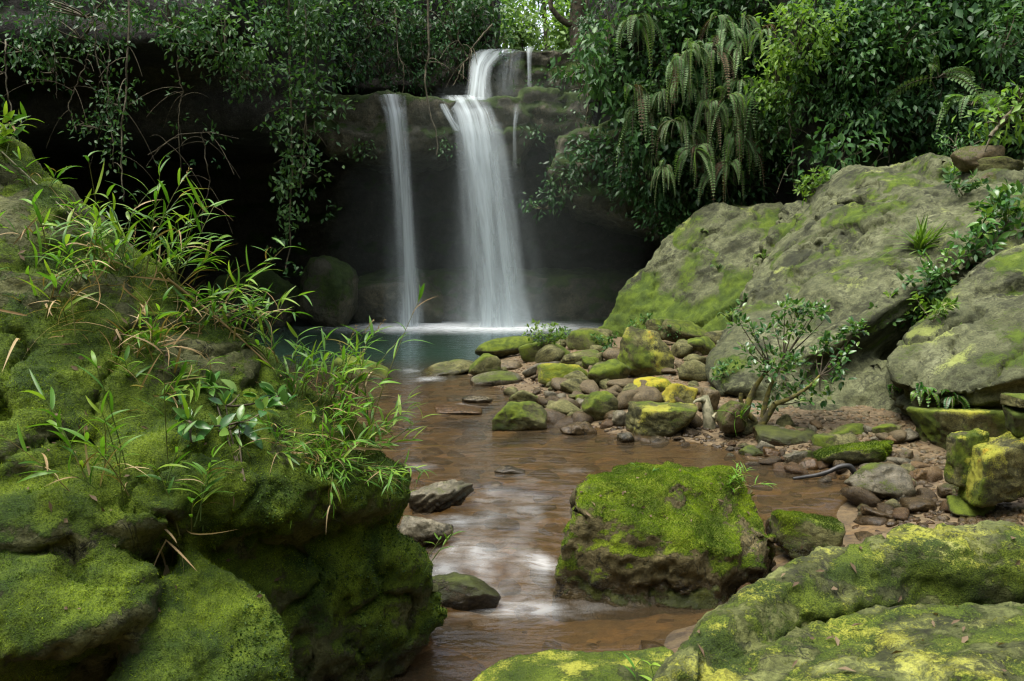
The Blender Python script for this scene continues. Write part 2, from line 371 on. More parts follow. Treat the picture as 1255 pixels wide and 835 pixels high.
ys = np.r_[-40, -25, -15, -9, -6, -4, -2, -1, np.arange(0, 9, .05), np.arange(9, 22, .15), 23, 24, 26, 29, 33, 40, 60, 90]
xs = np.r_[-70, -45, -30, -22, -16, -12, -9, np.arange(-7.5, -2, .2), np.arange(-2, 4.2, .05), np.arange(4.2, 8, .2), 9, 11, 13, 16, 20, 28, 45, 70]
P, F = grid(xs, ys); h, sd = ground_h(P); V = np.c_[P, h]
hill = np.clip(smooth(.9, 1.8, h) , 0, 1)
g = mesh_obj('ground', V, F, M['ground'], origin=(0, 0, 0), attrs={'land': smooth(-.03, .05, sd), 'pool': smooth(10.3, 13.5, P[:, 1]) * (sd < 0), 'hill': hill})
tag(g, kind='structure'); solid(V, F)

# ============================================================ rock builders
_ico = {}
def ico(sub):
    if sub not in _ico:
        bm = bmesh.new(); bmesh.ops.create_icosphere(bm, subdivisions=sub, radius=1)
        _ico[sub] = (np.array([v.co[:] for v in bm.verts]), np.array([[v.index for v in f.verts] for f in bm.faces])); bm.free()
    return _ico[sub]
def facet(V, rng, n=7, p=10., blocky=.5):
    N = [np.array(a, float) for a in ((1, 0, 0), (-1, 0, 0), (0, 1, 0), (0, -1, 0), (0, 0, 1), (0, 0, -1))]; H = [1.] * 6 if blocky >= .6 else list(rng.uniform(.95, 1.35, 6))
    if blocky >= .6:
        N = [unit(a + rng.normal(size=3) * .12) for a in N]
    for i in range(n + (0 if blocky >= .6 else 8)):
        d = unit(rng.normal(size=3)); N.append(d); H.append(rng.uniform(.66, 1.0) + blocky * .24)
    D = np.maximum(V @ np.array(N).T, 0) / np.array(H)
    return V * ((D ** p).sum(1) ** (-1 / p))[:, None]
def moss_attr(V, Nn, bias, seed, up=.55, freq=2.2, amp=.9):
    return .5 + bias + up * (Nn[:, 2] - .35) + amp * fbm(V * freq, 4, seed)
ROCKS = {}
def rock_arrays(half, rng, sub=4, n=7, p=10., blocky=.5, rot=(0, 0, 0), rough=.10, strata=None):
    V0, F = ico(sub); seed = int(rng.integers(1 << 20)); V = facet(V0, rng, n, p + 6, blocky)
    V = V * np.asarray(half); Rm = np.array((Matrix.Rotation(R(rot[2]), 3, 'Z') @ Matrix.Rotation(R(rot[1]), 3, 'Y') @ Matrix.Rotation(R(rot[0]), 3, 'X')))
    V = V @ Rm.T; ext = np.abs(V).max(0); V = V * (np.asarray(half) / ext)
    s = float(np.mean(half)); D = unit(V)
    V = V + D * (s * rough * (fbm(V / s * 1.4, 5, seed) * 1.2 + .8 * fbm(V / s * 4.5, 4, seed + 9, .6)))[:, None]
    if strata:
        d, f, a = strata; q = V @ unit(d) * f + .6 * fbm(V / s * 1.2, 3, seed + 3); V = V + D * (a * (np.abs((q % 1) - .5) * 2 - .5))[:, None]
    return V, F
def rock(name, label, px0, px1, pyt, pyb, mat='shore', Y=None, z=None, depth=.8, sub=4, n=7, p=10., blocky=.4, rot=(0, 0, 0), rough=.15, moss=0., lichen=-1., seed=1, group=None, cat='rock', strata=None, sink=.12, up=.30, mfreq=None):
    rng = np.random.default_rng(seed); mid = (px0 + px1) / 2
    if Y is None: Y = (on_ground(mid, pyb) if z is None else onz(mid, pyb, z))[1]
    w = at(px1, pyb, Y)[0] - at(px0, pyb, Y)[0]; d = w * depth
    zb = at(mid, pyb, Y)[2]; zt = at(mid, pyt, Y + d * .55)[2]; hh = max(zt - zb, .03); s = hh * sink + .02
    half = np.array([w / 2, d / 2, (hh + s) / 2]); c = np.array([(at(px0, pyb, Y + d * .35)[0] + at(px1, pyb, Y + d * .35)[0]) / 2, Y + d / 2, zb + (hh - s) / 2])
    V, F = rock_arrays(half, rng, sub, n, p, blocky, rot, rough, strata); V = V + c
    Nn = vnormals(V, F); f = mfreq or 1.1 / w
    m = moss_attr(V, Nn, moss, seed * 7 + 3, up, f); l = .5 + lichen + .22 * (Nn[:, 2] - .2) + 1.2 * fbm(V * f * 2.2, 4, seed * 5 + 1)
    o = mesh_obj(name, V, F, M[mat], attrs={'moss': m, 'lichen': l}); tag(o, label, cat, group); solid(V, F); ROCKS[label] = (o, V, F, m)
    return o

def hull(pts):
    bm = bmesh.new()
    for q in pts: bm.verts.new(tuple(q))
    r = bmesh.ops.convex_hull(bm, input=bm.verts[:])
    bmesh.ops.delete(bm, geom=list({e for e in r['geom_interior'] + r['geom_unused'] if isinstance(e, bmesh.types.BMVert)}), context='VERTS')
    bmesh.ops.triangulate(bm, faces=bm.faces[:]); bm.verts.index_update(); bmesh.ops.recalc_face_normals(bm, faces=bm.faces[:])
    V = np.array([v.co[:] for v in bm.verts]); F = np.array([[v.index for v in f.verts] for f in bm.faces]); bm.free(); return V, F
def prism(poly, Y0, Y1, grow=1.0):
    a = [at(px, py, Y0) for px, py in poly]; b = [np.array([q[0] * grow, Y1, q[2]]) for q in a]; return a + b
def fused(hulls, voxel, iters):
    Vs, Fs, o = [], [], 0
    for h in hulls:
        V, F = hull(h); Vs.append(V); Fs.append(F + o); o += len(V)
    me = mesh_data('union', np.concatenate(Vs), np.concatenate(Fs)); ob = link('union', me, None)
    md = ob.modifiers.new('remesh', 'REMESH'); md.mode = 'VOXEL'; md.voxel_size = voxel
    ms = ob.modifiers.new('smooth', 'SMOOTH'); ms.factor = .5; ms.iterations = iters
    ev = ob.evaluated_get(bpy.context.evaluated_depsgraph_get()); m2 = ev.to_mesh()
    V = np.empty(len(m2.vertices) * 3, np.float32); m2.vertices.foreach_get('co', V); V = V.reshape(-1, 3).astype(float)
    L = np.empty(len(m2.loops), np.int32); m2.loops.foreach_get('vertex_index', L); F = L.reshape(-1, 4)
    ev.to_mesh_clear(); bpy.data.objects.remove(ob); bpy.data.meshes.remove(me); return V, F
GROOVE = [0.]
def displace(V, F, layers, seed):
    GROOVE[0] = 0.
    for kind, freq, amp, *ex in layers:
        N = vnormals(V, F); fr = np.asarray(freq, float)
        if kind == 'f': d = fbm(V * fr, 5, seed)
        elif kind == 'r': d = fbm(V * fr, 4, seed, .5, True) - .5
        elif kind == 'c':                                     # cracks
            n_ = gnoise(V * fr + .5 * np.c_[gnoise(V * fr * 2, seed + 1), gnoise(V * fr * 2, seed + 2), gnoise(V * fr * 2, seed + 3)], seed); d = -smooth(.07, 0, np.abs(n_)) * smooth(-.2, .2, gnoise(V * fr * .6, seed + 4))
        elif kind == 't':                                     # broken layers: treads and risers
            q = V @ unit(ex[0]) * freq + .8 * fbm(V * .7, 3, seed + 5) + .25 * fbm(V * 3., 3, seed + 6); fq = q % 1; d = np.minimum(fq / .8, (1 - fq) / .2) - .5
            d = d * (.35 + .65 * smooth(-.25, .25, fbm(V * .9, 2, seed + 8))); GROOVE[0] = np.clip(smooth(.16, .0, fq) + smooth(.96, 1., fq), 0, 1) * .8
        elif kind == 's':                                     # bedding planes along direction ex[0]
            q = V @ unit(ex[0]) * freq + .7 * fbm(V * .8, 3, seed + 5); d = np.abs((q % 1) - .5) * 2; d = np.minimum(d * 1.6, 1) - .6
            d = d * (0.5 + .5 * smooth(-.3, .3, fbm(V * 1.1, 2, seed + 8)))
        V = V + N * (amp * d)[:, None]; seed += 11
        if kind == 's': GROOVE[0] = np.clip(-d, 0, 1)
    return V
def boulder(name, label, hulls, mat, voxel, iters, layers, seed, moss=0., lichen=-1., up=.55, mfreq=2.2, mamp=.9, cat='boulder', kind=None, extra=None, lfreq=2.5, bvh=True):
    V, F = fused(hulls, voxel, iters); V = displace(V, F, layers, seed); N = vnormals(V, F)
    m = moss_attr(V, N, moss, seed + 50, up, mfreq, mamp); l = .5 + lichen + .5 * (N[:, 2] - .3) + 1.0 * fbm(V * lfreq, 4, seed + 70)
    m = m + .35 * GROOVE[0]
    if extra: m, l = extra(V, N, m, l)
    o = mesh_obj(name, V, F, M[mat], attrs={'moss': m, 'lichen': l})
    tag(o, None if kind else label, None if kind else cat, None, kind)
    if bvh: solid(V, F)
    ROCKS[label] = (o, V, F, m); return o

A = at
def lo(px, Y, z=-.35): q = at(px, 500, Y); q[2] = z; return q

# ============================================================ cliffs and ledges (bedrock)
SL = [('f', .5, .25), ('s', 1.6, .10, (0.05, .1, 1)), ('f', 2.2, .10), ('r', 5., .04)]
LEFT = [prism([(-420, -260), (395, -260), (385, 60), (372, 130), (330, 165), (235, 120), (120, 118), (0, 150), (-420, 160)], 15.6, 23, 1.25),
        prism([(-420, -260), (330, -260), (270, 20), (180, 60), (60, 40), (-420, 60)], 14.0, 18)]
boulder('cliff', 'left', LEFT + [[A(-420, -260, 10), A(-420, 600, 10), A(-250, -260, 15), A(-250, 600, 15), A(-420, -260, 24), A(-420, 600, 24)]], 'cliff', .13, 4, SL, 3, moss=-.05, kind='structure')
BACK = [prism([(-160, 66), (1000, 66), (1000, 430), (-160, 430)], 21.0, 23),
        prism([(372, 112), (470, 113), (505, 119), (562, 122), (556, 178), (520, 190), (400, 188), (368, 160)], 17.6, 22.5),
        prism([(552, 122), (640, 120), (652, 160), (640, 205), (556, 192)], 17.9, 22.5),
        prism([(574, 66), (640, 60), (735, 56), (742, 125), (600, 130)], 19.3, 23.5),
        prism([(636, 110), (722, 113), (728, 165), (690, 172), (640, 152)], 18.1, 21.5),
        prism([(690, 168), (760, 140), (860, 110), (860, 300), (800, 275), (720, 255), (676, 215)], 17.0, 22.5),
        prism([(425, 345), (470, 335), (560, 342), (700, 345), (810, 340), (810, 425), (425, 425)], 18.9, 21.5),
        prism([(360, -100), (612, -100), (606, 70), (600, 112), (360, 112)], 20.3, 22.5)]
def wetm(V, N, m, l): return m, l
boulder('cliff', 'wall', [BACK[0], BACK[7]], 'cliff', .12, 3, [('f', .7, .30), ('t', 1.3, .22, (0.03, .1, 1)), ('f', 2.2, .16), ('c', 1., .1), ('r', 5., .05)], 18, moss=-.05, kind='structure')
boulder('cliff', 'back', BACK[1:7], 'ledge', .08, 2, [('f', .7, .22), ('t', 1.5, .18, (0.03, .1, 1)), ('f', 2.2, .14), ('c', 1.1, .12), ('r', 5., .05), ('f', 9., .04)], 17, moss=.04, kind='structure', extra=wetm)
RIGHT = [prism([(742, -260), (1700, -260), (1700, 330), (1000, 330), (985, 215), (900, 245), (850, 262), (800, 230), (770, 150), (745, 60)], 16.2, 22.5),
         prism([(960, -260), (1800, -260), (1800, 420), (1020, 330), (990, 200)], 14.6, 20),
         prism([(1000, 0), (1800, 0), (1800, 420), (1000, 330)], 16.2, 20)]
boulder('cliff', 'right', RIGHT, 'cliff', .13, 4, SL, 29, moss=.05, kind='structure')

# ============================================================ big boulders
LB = [[A(-320, -40, 3.7), A(0, 172, 3.42), A(60, 222, 3.42), A(130, 282, 3.42), A(320, 425, 3.42), A(450, 525, 3.38), A(503, 590, 3.32),
       A(-320, 660, 2.10), A(60, 668, 2.26), A(180, 645, 2.44), A(265, 600, 2.64), A(310, 582, 2.74), A(420, 592, 3.0), A(490, 622, 3.2), A(-320, 720, 2.4), A(180, 690, 2.85), A(480, 650, 3.5),
       A(-320, 0, 5.0), A(130, 330, 4.6), A(420, 520, 4.2), lo(-320, 5.0), lo(130, 4.6), lo(420, 4.2)],
      [A(-320, 660, 2.3), lo(-320, 2.2), A(120, 690, 2.5), lo(120, 2.4), A(300, 600, 3.0), lo(300, 2.95), A(430, 630, 3.25), lo(420, 3.2), lo(-320, 4.6), lo(400, 4.1), A(-320, 560, 4.6), A(400, 620, 4.1)],
      [A(-320, 665, 2.25), A(60, 672, 2.30), A(150, 680, 2.38), A(190, 705, 2.40), A(196, 738, 2.34), A(160, 775, 2.28), A(90, 790, 2.10), A(20, 715, 2.14), A(-320, 740, 2.05), A(-320, 860, 2.02), A(-320, 700, 3), A(150, 720, 3), A(-320, 900, 2.6), A(100, 850, 2.6), A(60, 835, 2.2)],
      [A(225, 668, 2.6), A(290, 700, 2.62), A(340, 755, 2.55), A(345, 850, 2.42), A(200, 930, 2.1), A(100, 900, 2.1), A(190, 745, 2.38), A(300, 750, 3.1), lo(345, 2.5), lo(150, 2.2), lo(340, 3.1), lo(150, 3.1)],
      [A(455, 630, 3.22), A(490, 650, 3.3), A(540, 715, 3.40), A(556, 757, 3.42), A(530, 790, 3.36), A(430, 832, 3.12), A(372, 850, 2.98), A(365, 720, 3.0), A(400, 630, 3.05), A(500, 690, 3.9), A(520, 770, 3.9), lo(400, 3.9), lo(420, 3.3), lo(375, 3.1)]]
def lbm(V, N, m, l):
    dry = smooth(1.15, 1.9, V[:, 2]) * smooth(-.9, -1.6, V[:, 0]); m = m - .14 * dry + .16 * smooth(1.5, .9, V[:, 2]); return m, l
LBL = 'huge moss-covered boulder overgrown with bamboo grass, towering at the stream edge'
boulder('boulder', LBL, LB, 'boulder', .021, 18, [('f', 1.3, .09), ('t', 2.6, .045, (-.55, .25, .8)), ('f', 4.5, .055), ('c', 2.2, .05), ('r', 8., .03), ('f', 13., .022), ('f', 26., .016)], 41, moss=.12, up=.30, mfreq=3.2, mamp=1.25, extra=lbm)
FB = [[A(855, 846, 1.73), A(932, 796, 1.91), A(1002, 766, 2.03), A(1110, 735, 2.17), A(1255, 740, 2.11), A(1500, 745, 2.05), A(810, 945, 1.5), A(1000, 960, 1.35), A(1500, 960, 1.2),
       lo(830, 2.), lo(1500, 1.2), lo(1000, 1.4), lo(1500, 2.6), lo(1100, 2.5)]]
rim = [(775, 865, 1.72), (812, 806, 1.88), (862, 752, 2.05), (960, 692, 2.28), (1100, 638, 2.48), (1255, 642, 2.46), (1500, 650, 2.4)]
for (a, b, c_), (d, e, f_) in zip(rim[:-1], rim[1:]):
    FB.append([A(a, b, c_), A(d, e, f_), A(a + 26, b + 66, c_ - .20), A(d + 26, e + 66, f_ - .20), A(a + 8, b + 26, c_ - .15), A(d + 8, e + 26, f_ - .15), lo(a, c_ + .05), lo(d, f_ + .05), lo(a + 30, c_ - .2), lo(d + 30, f_ - .2)])
FBL = 'broad grey boulder splashed with yellow lichen, its raised rim curving over the stream bank'
def fbx(V, N, m, l):
    q = onz(1085, 762, .86); l = .33 + .62 * fbm(V * (3.2, 5.5, 6), 4, 77) + .2 * (N[:, 2] - .5) + .15 * fbm(V * 16, 3, 78); l = l + .6 * np.exp(-((V - q) ** 2).sum(1) / .075 ** 2); return m - .10 + .30 * smooth(.55, .2, N[:, 2]), l
boulder('boulder', FBL, FB, 'fore', .014, 7, [('f', 2.2, .03), ('t', 4., .03, (.35, -.35, .85)), ('f', 6., .022), ('c', 3., .024), ('r', 14., .012), ('f', 30., .014), ('f', 60., .005)], 61, moss=.06, lichen=-.40, up=.1, mfreq=6., lfreq=7., extra=fbx)
boulder('boulder', 'low flat rock with a mossy crown at the foot of the lichen boulder', [[A(545, 850, 2.72), A(610, 806, 2.92), A(700, 793, 3.02), A(820, 790, 3.05), A(880, 860, 2.5), A(560, 920, 2.4), lo(545, 2.75), lo(610, 3.0), lo(850, 3.05), lo(880, 2.4), lo(560, 2.4)]],
        'fore', .016, 8, [('f', 2.5, .05), ('f', 8., .03), ('f', 30., .008)], 71, moss=.10, lichen=-.48, up=.2, mfreq=4., lfreq=5.)
MRL = 'chunky block-shaped rock capped with bright green moss, standing in the stream'
boulder('boulder', MRL, [[lo(682, 4.12), lo(778, 4.0), lo(880, 3.95), lo(940, 4.25), lo(700, 4.9), lo(930, 4.9), A(680, 706, 4.10), A(780, 716, 4.0), A(885, 724, 3.96), A(940, 686, 4.25),
        A(700, 622, 4.10), A(702, 592, 4.30), A(762, 572, 4.75), A(830, 566, 4.85), A(900, 577, 4.75), A(800, 592, 4.35), A(930, 600, 4.6), A(940, 645, 4.4), A(800, 655, 4.0), A(900, 680, 4.02), A(692, 660, 4.06)],
        [lo(900, 4.1), lo(955, 4.2), lo(955, 4.5), A(955, 655, 4.35), A(930, 640, 4.25), A(940, 700, 4.12), A(890, 705, 4.02), lo(890, 4.5)]],
        'mossrock', .016, 16, [('f', 1.8, .13), ('t', 4., .05, (.1, -.2, 1)), ('f', 5., .06), ('c', 3., .035), ('r', 11., .02), ('f', 24., .014)], 81, moss=-.02, up=.75, mfreq=3.5, mamp=1.1)
b1 = [[A(731, 404, 14.3), A(758, 362, 14.4), A(838, 268, 14.6), A(868, 254, 14.6), A(955, 254, 14.4), A(968, 330, 12.4), A(930, 385, 12.0), A(880, 412, 12.2), A(800, 408, 13.3), lo(731, 14.4), lo(800, 13.4), lo(880, 12.4), lo(960, 12), lo(760, 17), lo(1000, 17), A(868, 254, 16.9), A(1000, 254, 16.9)]]
boulder('boulder', 'wedge-shaped green boulder rising beside the plunge pool', b1, 'pale', .055, 2, [('f', .8, .16), ('t', 1.0, .09, (.7, -.3, .6)), ('c', .6, .07), ('f', 3., .09), ('r', 3.5, .05), ('r', 6., .03), ('f', 13, .028)], 91, moss=-.06, lichen=-.5, up=.05, mfreq=.9, extra=lambda V, N, m, l: (m + .5 * smooth(1.5, .3, V[:, 2]), l))
b2 = [[A(948, 290, 13), A(985, 240, 13), A(1040, 200, 12.6), A(1180, 196, 12), A(1330, 205, 11.5), A(872, 455, 8.9), A(884, 500, 8.4), A(1000, 432, 8.0), A(1100, 372, 8.1), A(1200, 288, 8.6), A(1330, 240, 8.6), A(895, 390, 10.6), lo(950, 14), lo(1330, 14), lo(1330, 10), lo(890, 9.5)],
      [A(885, 470, 8.8), A(880, 505, 8.3), A(893, 528, 7.7), A(1000, 530, 7.35), A(1115, 527, 7.2), A(1140, 440, 7.7), A(1000, 440, 8.4), lo(893, 7.7), lo(1115, 7.2), lo(1300, 7.6), A(1300, 440, 8.2), lo(890, 10), lo(1300, 10), A(1000, 440, 10)],
      [A(868, 440, 9.3), A(905, 395, 9.9), A(960, 400, 8.8), A(1010, 430, 8.1), A(985, 470, 7.9), A(885, 482, 8.3), lo(880, 9), lo(990, 8.2), lo(960, 10)]]
boulder('boulder', 'huge layered sandstone outcrop sloping down to the shore behind the small shrub', b2, 'pale', .045, 2, [('f', .8, .10), ('t', 1.1, .32, (-.50, -.25, .80)), ('c', .8, .18), ('c', 1.7, .10), ('t', 4., .06, (-.50, -.25, .80)), ('f', 3., .055), ('r', 6., .025), ('f', 14, .022)], 101, moss=-.22, lichen=-.6, up=.1, mfreq=1.6)
b3 = [[A(1083, 438, 7.2), A(1135, 385, 7.6), A(1200, 322, 7.9), A(1260, 292, 7.9), A(1420, 250, 7.9), A(1088, 466, 7.0), A(1130, 484, 6.6), A(1190, 480, 6.3), A(1260, 462, 6.1), A(1420, 440, 5.9), A(1150, 520, 7.3), A(1260, 540, 7.0), A(1420, 560, 7.0), lo(1170, 7.5), lo(1420, 7.1), lo(1420, 9.5), lo(1150, 9.5), A(1420, 250, 9.5), A(1200, 322, 9.5)]]
boulder('boulder', 'big tilted greenish boulder with a shaded hollow beneath it above the square blocks', b3, 'pale', .036, 2, [('f', 1.0, .07), ('t', 1.6, .16, (-.45, -.2, .85)), ('c', 1.1, .12), ('c', 2.3, .06), ('t', 6., .03, (-.45, -.2, .85)), ('f', 4., .04), ('r', 9., .018), ('f', 18, .015)], 111, moss=-.18, lichen=-.42, up=.15, mfreq=1.6)
# ============================================================ water
def gauss(P, px, py, rx, ry, amp, z=0.):
    q = onz(px, py, z); sx = rx / FPX * q[1]; y0 = onz(px, py - ry, z)[1]; y1 = onz(px, py + ry, z)[1]; sy = abs(y0 - y1) / 2
    return amp * np.exp(-((P[:, 0] - q[0]) / sx) ** 2 - ((P[:, 1] - q[1]) / sy) ** 2)
ysw = np.r_[np.arange(.6, 7.5, .03), np.arange(7.5, 21.2, .10)]; xsw = np.r_[np.arange(-9.5, -2.6, .2), np.arange(-2.6, 3.0, .035)]
P, F = grid(xsw, ysw); p3 = np.c_[P, np.zeros(len(P))]
step1 = smooth(5.95, 5.45, P[:, 1] + .25 * gnoise(p3 * 1.3, 3)); step2 = smooth(4.75, 4.25, P[:, 1] - .35 * (P[:, 0] + .1) + .2 * gnoise(p3 * 1.6, 4))
z = -.04 * step1 - .05 * step2 + .006 * fbm(p3 * (1.6, 3.2, 1), 3, 8) * smooth(13, 9, P[:, 1]) + .012 * fbm(p3 * (2.2, 1.6, 1), 3, 12) * (step1 * smooth(3.4, 4.4, P[:, 1]) + .15)
fo = np.zeros(len(P))  # white water plus broad pale patches painted for the sky's reflection
for g_ in [(515, 571, 22, 5, .28), (624, 582, 22, 2.5, .3), (690, 578, 50, 7, .13), (640, 590, 40, 6, .10), (606, 598, 20, 6, .22), (588, 604, 20, 7, .2), (566, 665, 24, 8, .45), (640, 680, 70, 16, .14), (570, 682, 80, 22, .17), (610, 695, 140, 40, .17), (640, 620, 110, 20, .10), (665, 672, 18, 6, .75), (678, 677, 16, 4, .9),
           (600, 645, 70, 14, .12), (560, 630, 40, 8, .3), (640, 726, 90, 9, .28), (560, 712, 60, 22, .2), (655, 620, 70, 10, .10), (650, 604, 50, 5, .10), (520, 640, 26, 6, .3), (700, 712, 30, 8, .2), (480, 405, 30, 3, .25),
           (500, 455, 14, 3, .3), (570, 497, 14, 3, .5), (527, 465, 22, 3, .5), (600, 470, 20, 2.5, .4)]: fo += gauss(P, *g_)
rag = np.clip(.45 + 1.3 * fbm(p3 * (4.5, 2.2, 1) + 5, 4, 31), .1, 1.4); fo = fo * rag
for g_ in [(600, 399, 90, 5, 1.0), (505, 399, 55, 4, .8), (580, 403, 150, 5, .55)]: fo += gauss(P, *g_)
murk = smooth(9.8, 13.5, P[:, 1]) * .46 + .30
T = NT('stream_water'); geo = T.n('NewGeometry'); tc = T.n('TexCoord').outputs['Object']
mp = T.n('Mapping'); T.set(mp.inputs[0], tc); mp.inputs['Scale'].default_value = (2.2, 6., 1.)
nw = T.noise(mp.outputs[0], 1.4, 4, .5, .6); nf = T.noise(mp.outputs[0], 2.2, 5, .6, .8)
bm_ = T.bump(nw, .5, .05)
gl = T.n('BsdfGlossy'); gl.inputs['Roughness'].default_value = .09; T.set(gl.inputs['Normal'], bm_); gl.inputs['Color'].default_value = (.9, .95, 1, 1)
tr = T.n('BsdfTransparent'); tr.inputs['Color'].default_value = (.82, .70, .50, 1)
mk = T.n('BsdfDiffuse'); T.set(mk.inputs['Color'], T.mix(T.attr('pool'), (.085, .062, .034), (.022, .048, .032)))
m1 = T.n('MixShader'); T.set(m1.inputs[0], T.attr('murk')); T.set(m1.inputs[1], tr.outputs[0]); T.set(m1.inputs[2], mk.outputs[0])
fr = T.n('Fresnel'); fr.inputs['IOR'].default_value = 1.33; T.set(fr.inputs['Normal'], bm_)
m2 = T.n('MixShader'); T.set(m2.inputs[0], fr.outputs[0]); T.set(m2.inputs[1], m1.outputs[0]); T.set(m2.inputs[2], gl.outputs[0])
fd = T.n('BsdfDiffuse'); fd.inputs['Color'].default_value = (.80, .84, .86, 1)
fm = T.math('MULTIPLY', T.attr('foam_sheen'), T.mapr(nf, .28, .62, .35, 1.)); fm = T.mapr(fm, .03, 1.1, 0, .88, False)
m3 = T.n('MixShader'); T.set(m3.inputs[0], fm); T.set(m3.inputs[1], m2.outputs[0]); T.set(m3.inputs[2], fd.outputs[0])
M['water'] = T.finish(m3.outputs[0])
tag(mesh_obj('water', np.c_[P, z], F, M['water'], origin=(0, 0, 0), attrs={'foam_sheen': fo, 'murk': murk, 'pool': smooth(10, 13, P[:, 1])}), kind='structure')

T = NT('falling_water'); uv = T.n('TexCoord').outputs['UV']
mp = T.n('Mapping'); T.set(mp.inputs[0], uv); mp.inputs['Scale'].default_value = (1., .10, 1.)
s1 = T.noise(mp.outputs[0], 4.2, 4, .5, .1); s2 = T.noise(mp.outputs[0], 24., 3, .5)
st = T.math('ADD', T.math('MULTIPLY', T.mapr(s1, .30, .68), .8), T.math('MULTIPLY', T.mapr(s2, .3, .7), .10))
al = T.math('MULTIPLY', T.attr('dens'), T.math('ADD', .18, T.math('MULTIPLY', st, .85))); al = T.math('MINIMUM', al, .94)
d = T.n('BsdfDiffuse'); d.inputs['Color'].default_value = (.82, .90, .93, 1); t = T.n('BsdfTranslucent'); t.inputs['Color'].default_value = (.82, .90, .93, 1)
md = T.n('MixShader'); md.inputs[0].default_value = .45; T.set(md.inputs[1], d.outputs[0]); T.set(md.inputs[2], t.outputs[0])
tr = T.n('BsdfTransparent'); mm = T.n('MixShader'); T.set(mm.inputs[0], al); T.set(mm.inputs[1], tr.outputs[0]); T.set(mm.inputs[2], md.outputs[0])
M['fall'] = T.finish(mm.outputs[0])
def veil(name, rows, parent, depth=.25, usc=1., uoff=0., sides=32):
    """rows: (left px, right px, py, Y, density); a hollow sleeve of water with a flattened section"""
    rows = np.array(rows, float); t = np.arange(len(rows)); tt = np.linspace(0, len(rows) - 1, (len(rows) - 1) * 7 + 1)
    rr = np.stack([np.interp(tt, t, rows[:, k]) for k in range(5)], 1)
    for _ in range(4): rr[1:-1] = .25 * rr[:-2] + .5 * rr[1:-1] + .25 * rr[2:]
    th = np.linspace(0, 2 * math.pi, sides, endpoint=False); V, K, U = [], [], []; vv = 0; prev = None
    for l, r, py, Y, dn in rr:
        a, b = at(l, py, Y), at(r, py, Y); c = (a + b) / 2; hw = (b - a) / 2; w = np.linalg.norm(hw)
        if prev is not None: vv += np.linalg.norm(c - prev)
        prev = c; s = np.cos(th); V.append(c + s[:, None] * hw - np.sin(th)[:, None] * np.array([0, max(depth * w, .03), 0]))
        K.append(dn * np.clip(1 - s * s, 0, 1) ** 1.6); U.append(np.c_[s * usc + uoff, np.full(sides, vv)])
    n = len(rr); i = np.arange(n - 1)[:, None] * sides; k = np.arange(sides)[None]; k2 = (k + 1) % sides
    F = np.stack([i + k, i + k2, i + sides + k2, i + sides + k], -1).reshape(-1, 4)
    return mesh_obj(name, np.concatenate(V), F, M['fall'], parent, attrs={'dens': np.concatenate(K)}, uv=np.concatenate(U))
w = empty('waterfall', onz(600, 399, 0), 'wide main waterfall leaping in two steps from the notch under the trees', 'waterfall')
veil('upper_cascade', [(583, 640, 62, 19.35, .55), (576, 622, 66, 19.1, .9), (573, 606, 80, 18.8, .95), (572, 602, 100, 18.5, .95), (566, 606, 122, 18.2, .7)], w, .3, .8)
veil('thin_veil', [(606, 645, 62, 19.3, .22), (604, 640, 90, 19.1, .16), (606, 632, 128, 18.9, .05)], w, .2, 2.)
veil('main_curtain', [(538, 594, 118, 18.2, .4), (540, 600, 122, 17.9, .9), (549, 610, 140, 17.65, 1.05), (554, 617, 164, 17.5, 1.05), (556, 622, 190, 17.45, .95), (558, 627, 220, 17.45, .8), (560, 636, 280, 17.45, .64), (562, 645, 340, 17.45, .54), (556, 660, 400, 17.45, .65)], w, .28, 1.)
veil('main_curtain', [(556, 600, 150, 17.5, .15), (562, 612, 190, 17.35, .6), (568, 620, 240, 17.3, .66), (576, 628, 300, 17.3, .62), (583, 636, 360, 17.3, .62), (580, 644, 400, 17.3, .62)], w, .25, .6, 5.)
veil('main_curtain', [(592, 618, 150, 17.6, .2), (600, 628, 200, 17.5, .4), (606, 640, 280, 17.45, .4), (612, 650, 360, 17.45, .34), (610, 662, 400, 17.45, .34)], w, .3, .5, 7.)
veil('mist_skirt', [(550, 628, 160, 17.75, .05), (545, 650, 230, 17.75, .18), (540, 672, 320, 17.75, .22), (530, 692, 400, 17.75, .32)], w, .3, .8, 9.)
veil('side_rivulet', [(533, 545, 121, 17.85, .3), (538, 549, 130, 17.6, .8), (548, 558, 148, 17.5, .8), (554, 568, 160, 17.5, .6)], w, .4, .4, 3.)
w = empty('waterfall', onz(505, 399, 0), 'slim left waterfall pouring over the dark flat ledge', 'waterfall')
veil('main_curtain', [(455, 500, 115, 17.9, .35), (460, 499, 117, 17.6, .75), (470, 500, 140, 17.4, .85), (475, 504, 180, 17.35, .78), (480, 508, 240, 17.35, .68), (485, 513, 320, 17.35, .6), (484, 522, 400, 17.35, .7)], w, .3, .8, 2.)
veil('mist_skirt', [(466, 508, 170, 17.5, .05), (466, 518, 260, 17.5, .12), (466, 530, 400, 17.5, .2)], w, .3, 1.2, 4.)
w = empty('waterfall', A(632, 186, 17.7), 'thin trickle of water dropping over the stepped rocks to the right of the main fall', 'waterfall')
veil('upper_trickle', [(643, 657, 58, 19.2, .4), (645, 652, 64, 19.0, .75), (646, 652, 95, 18.9, .5), (645, 654, 116, 18.8, .1)], w, .5, .3)
veil('middle_trickle', [(644, 654, 110, 18.6, .4), (636, 650, 118, 18.2, .3), (629, 644, 132, 18.05, .5)], w, .4, .5)
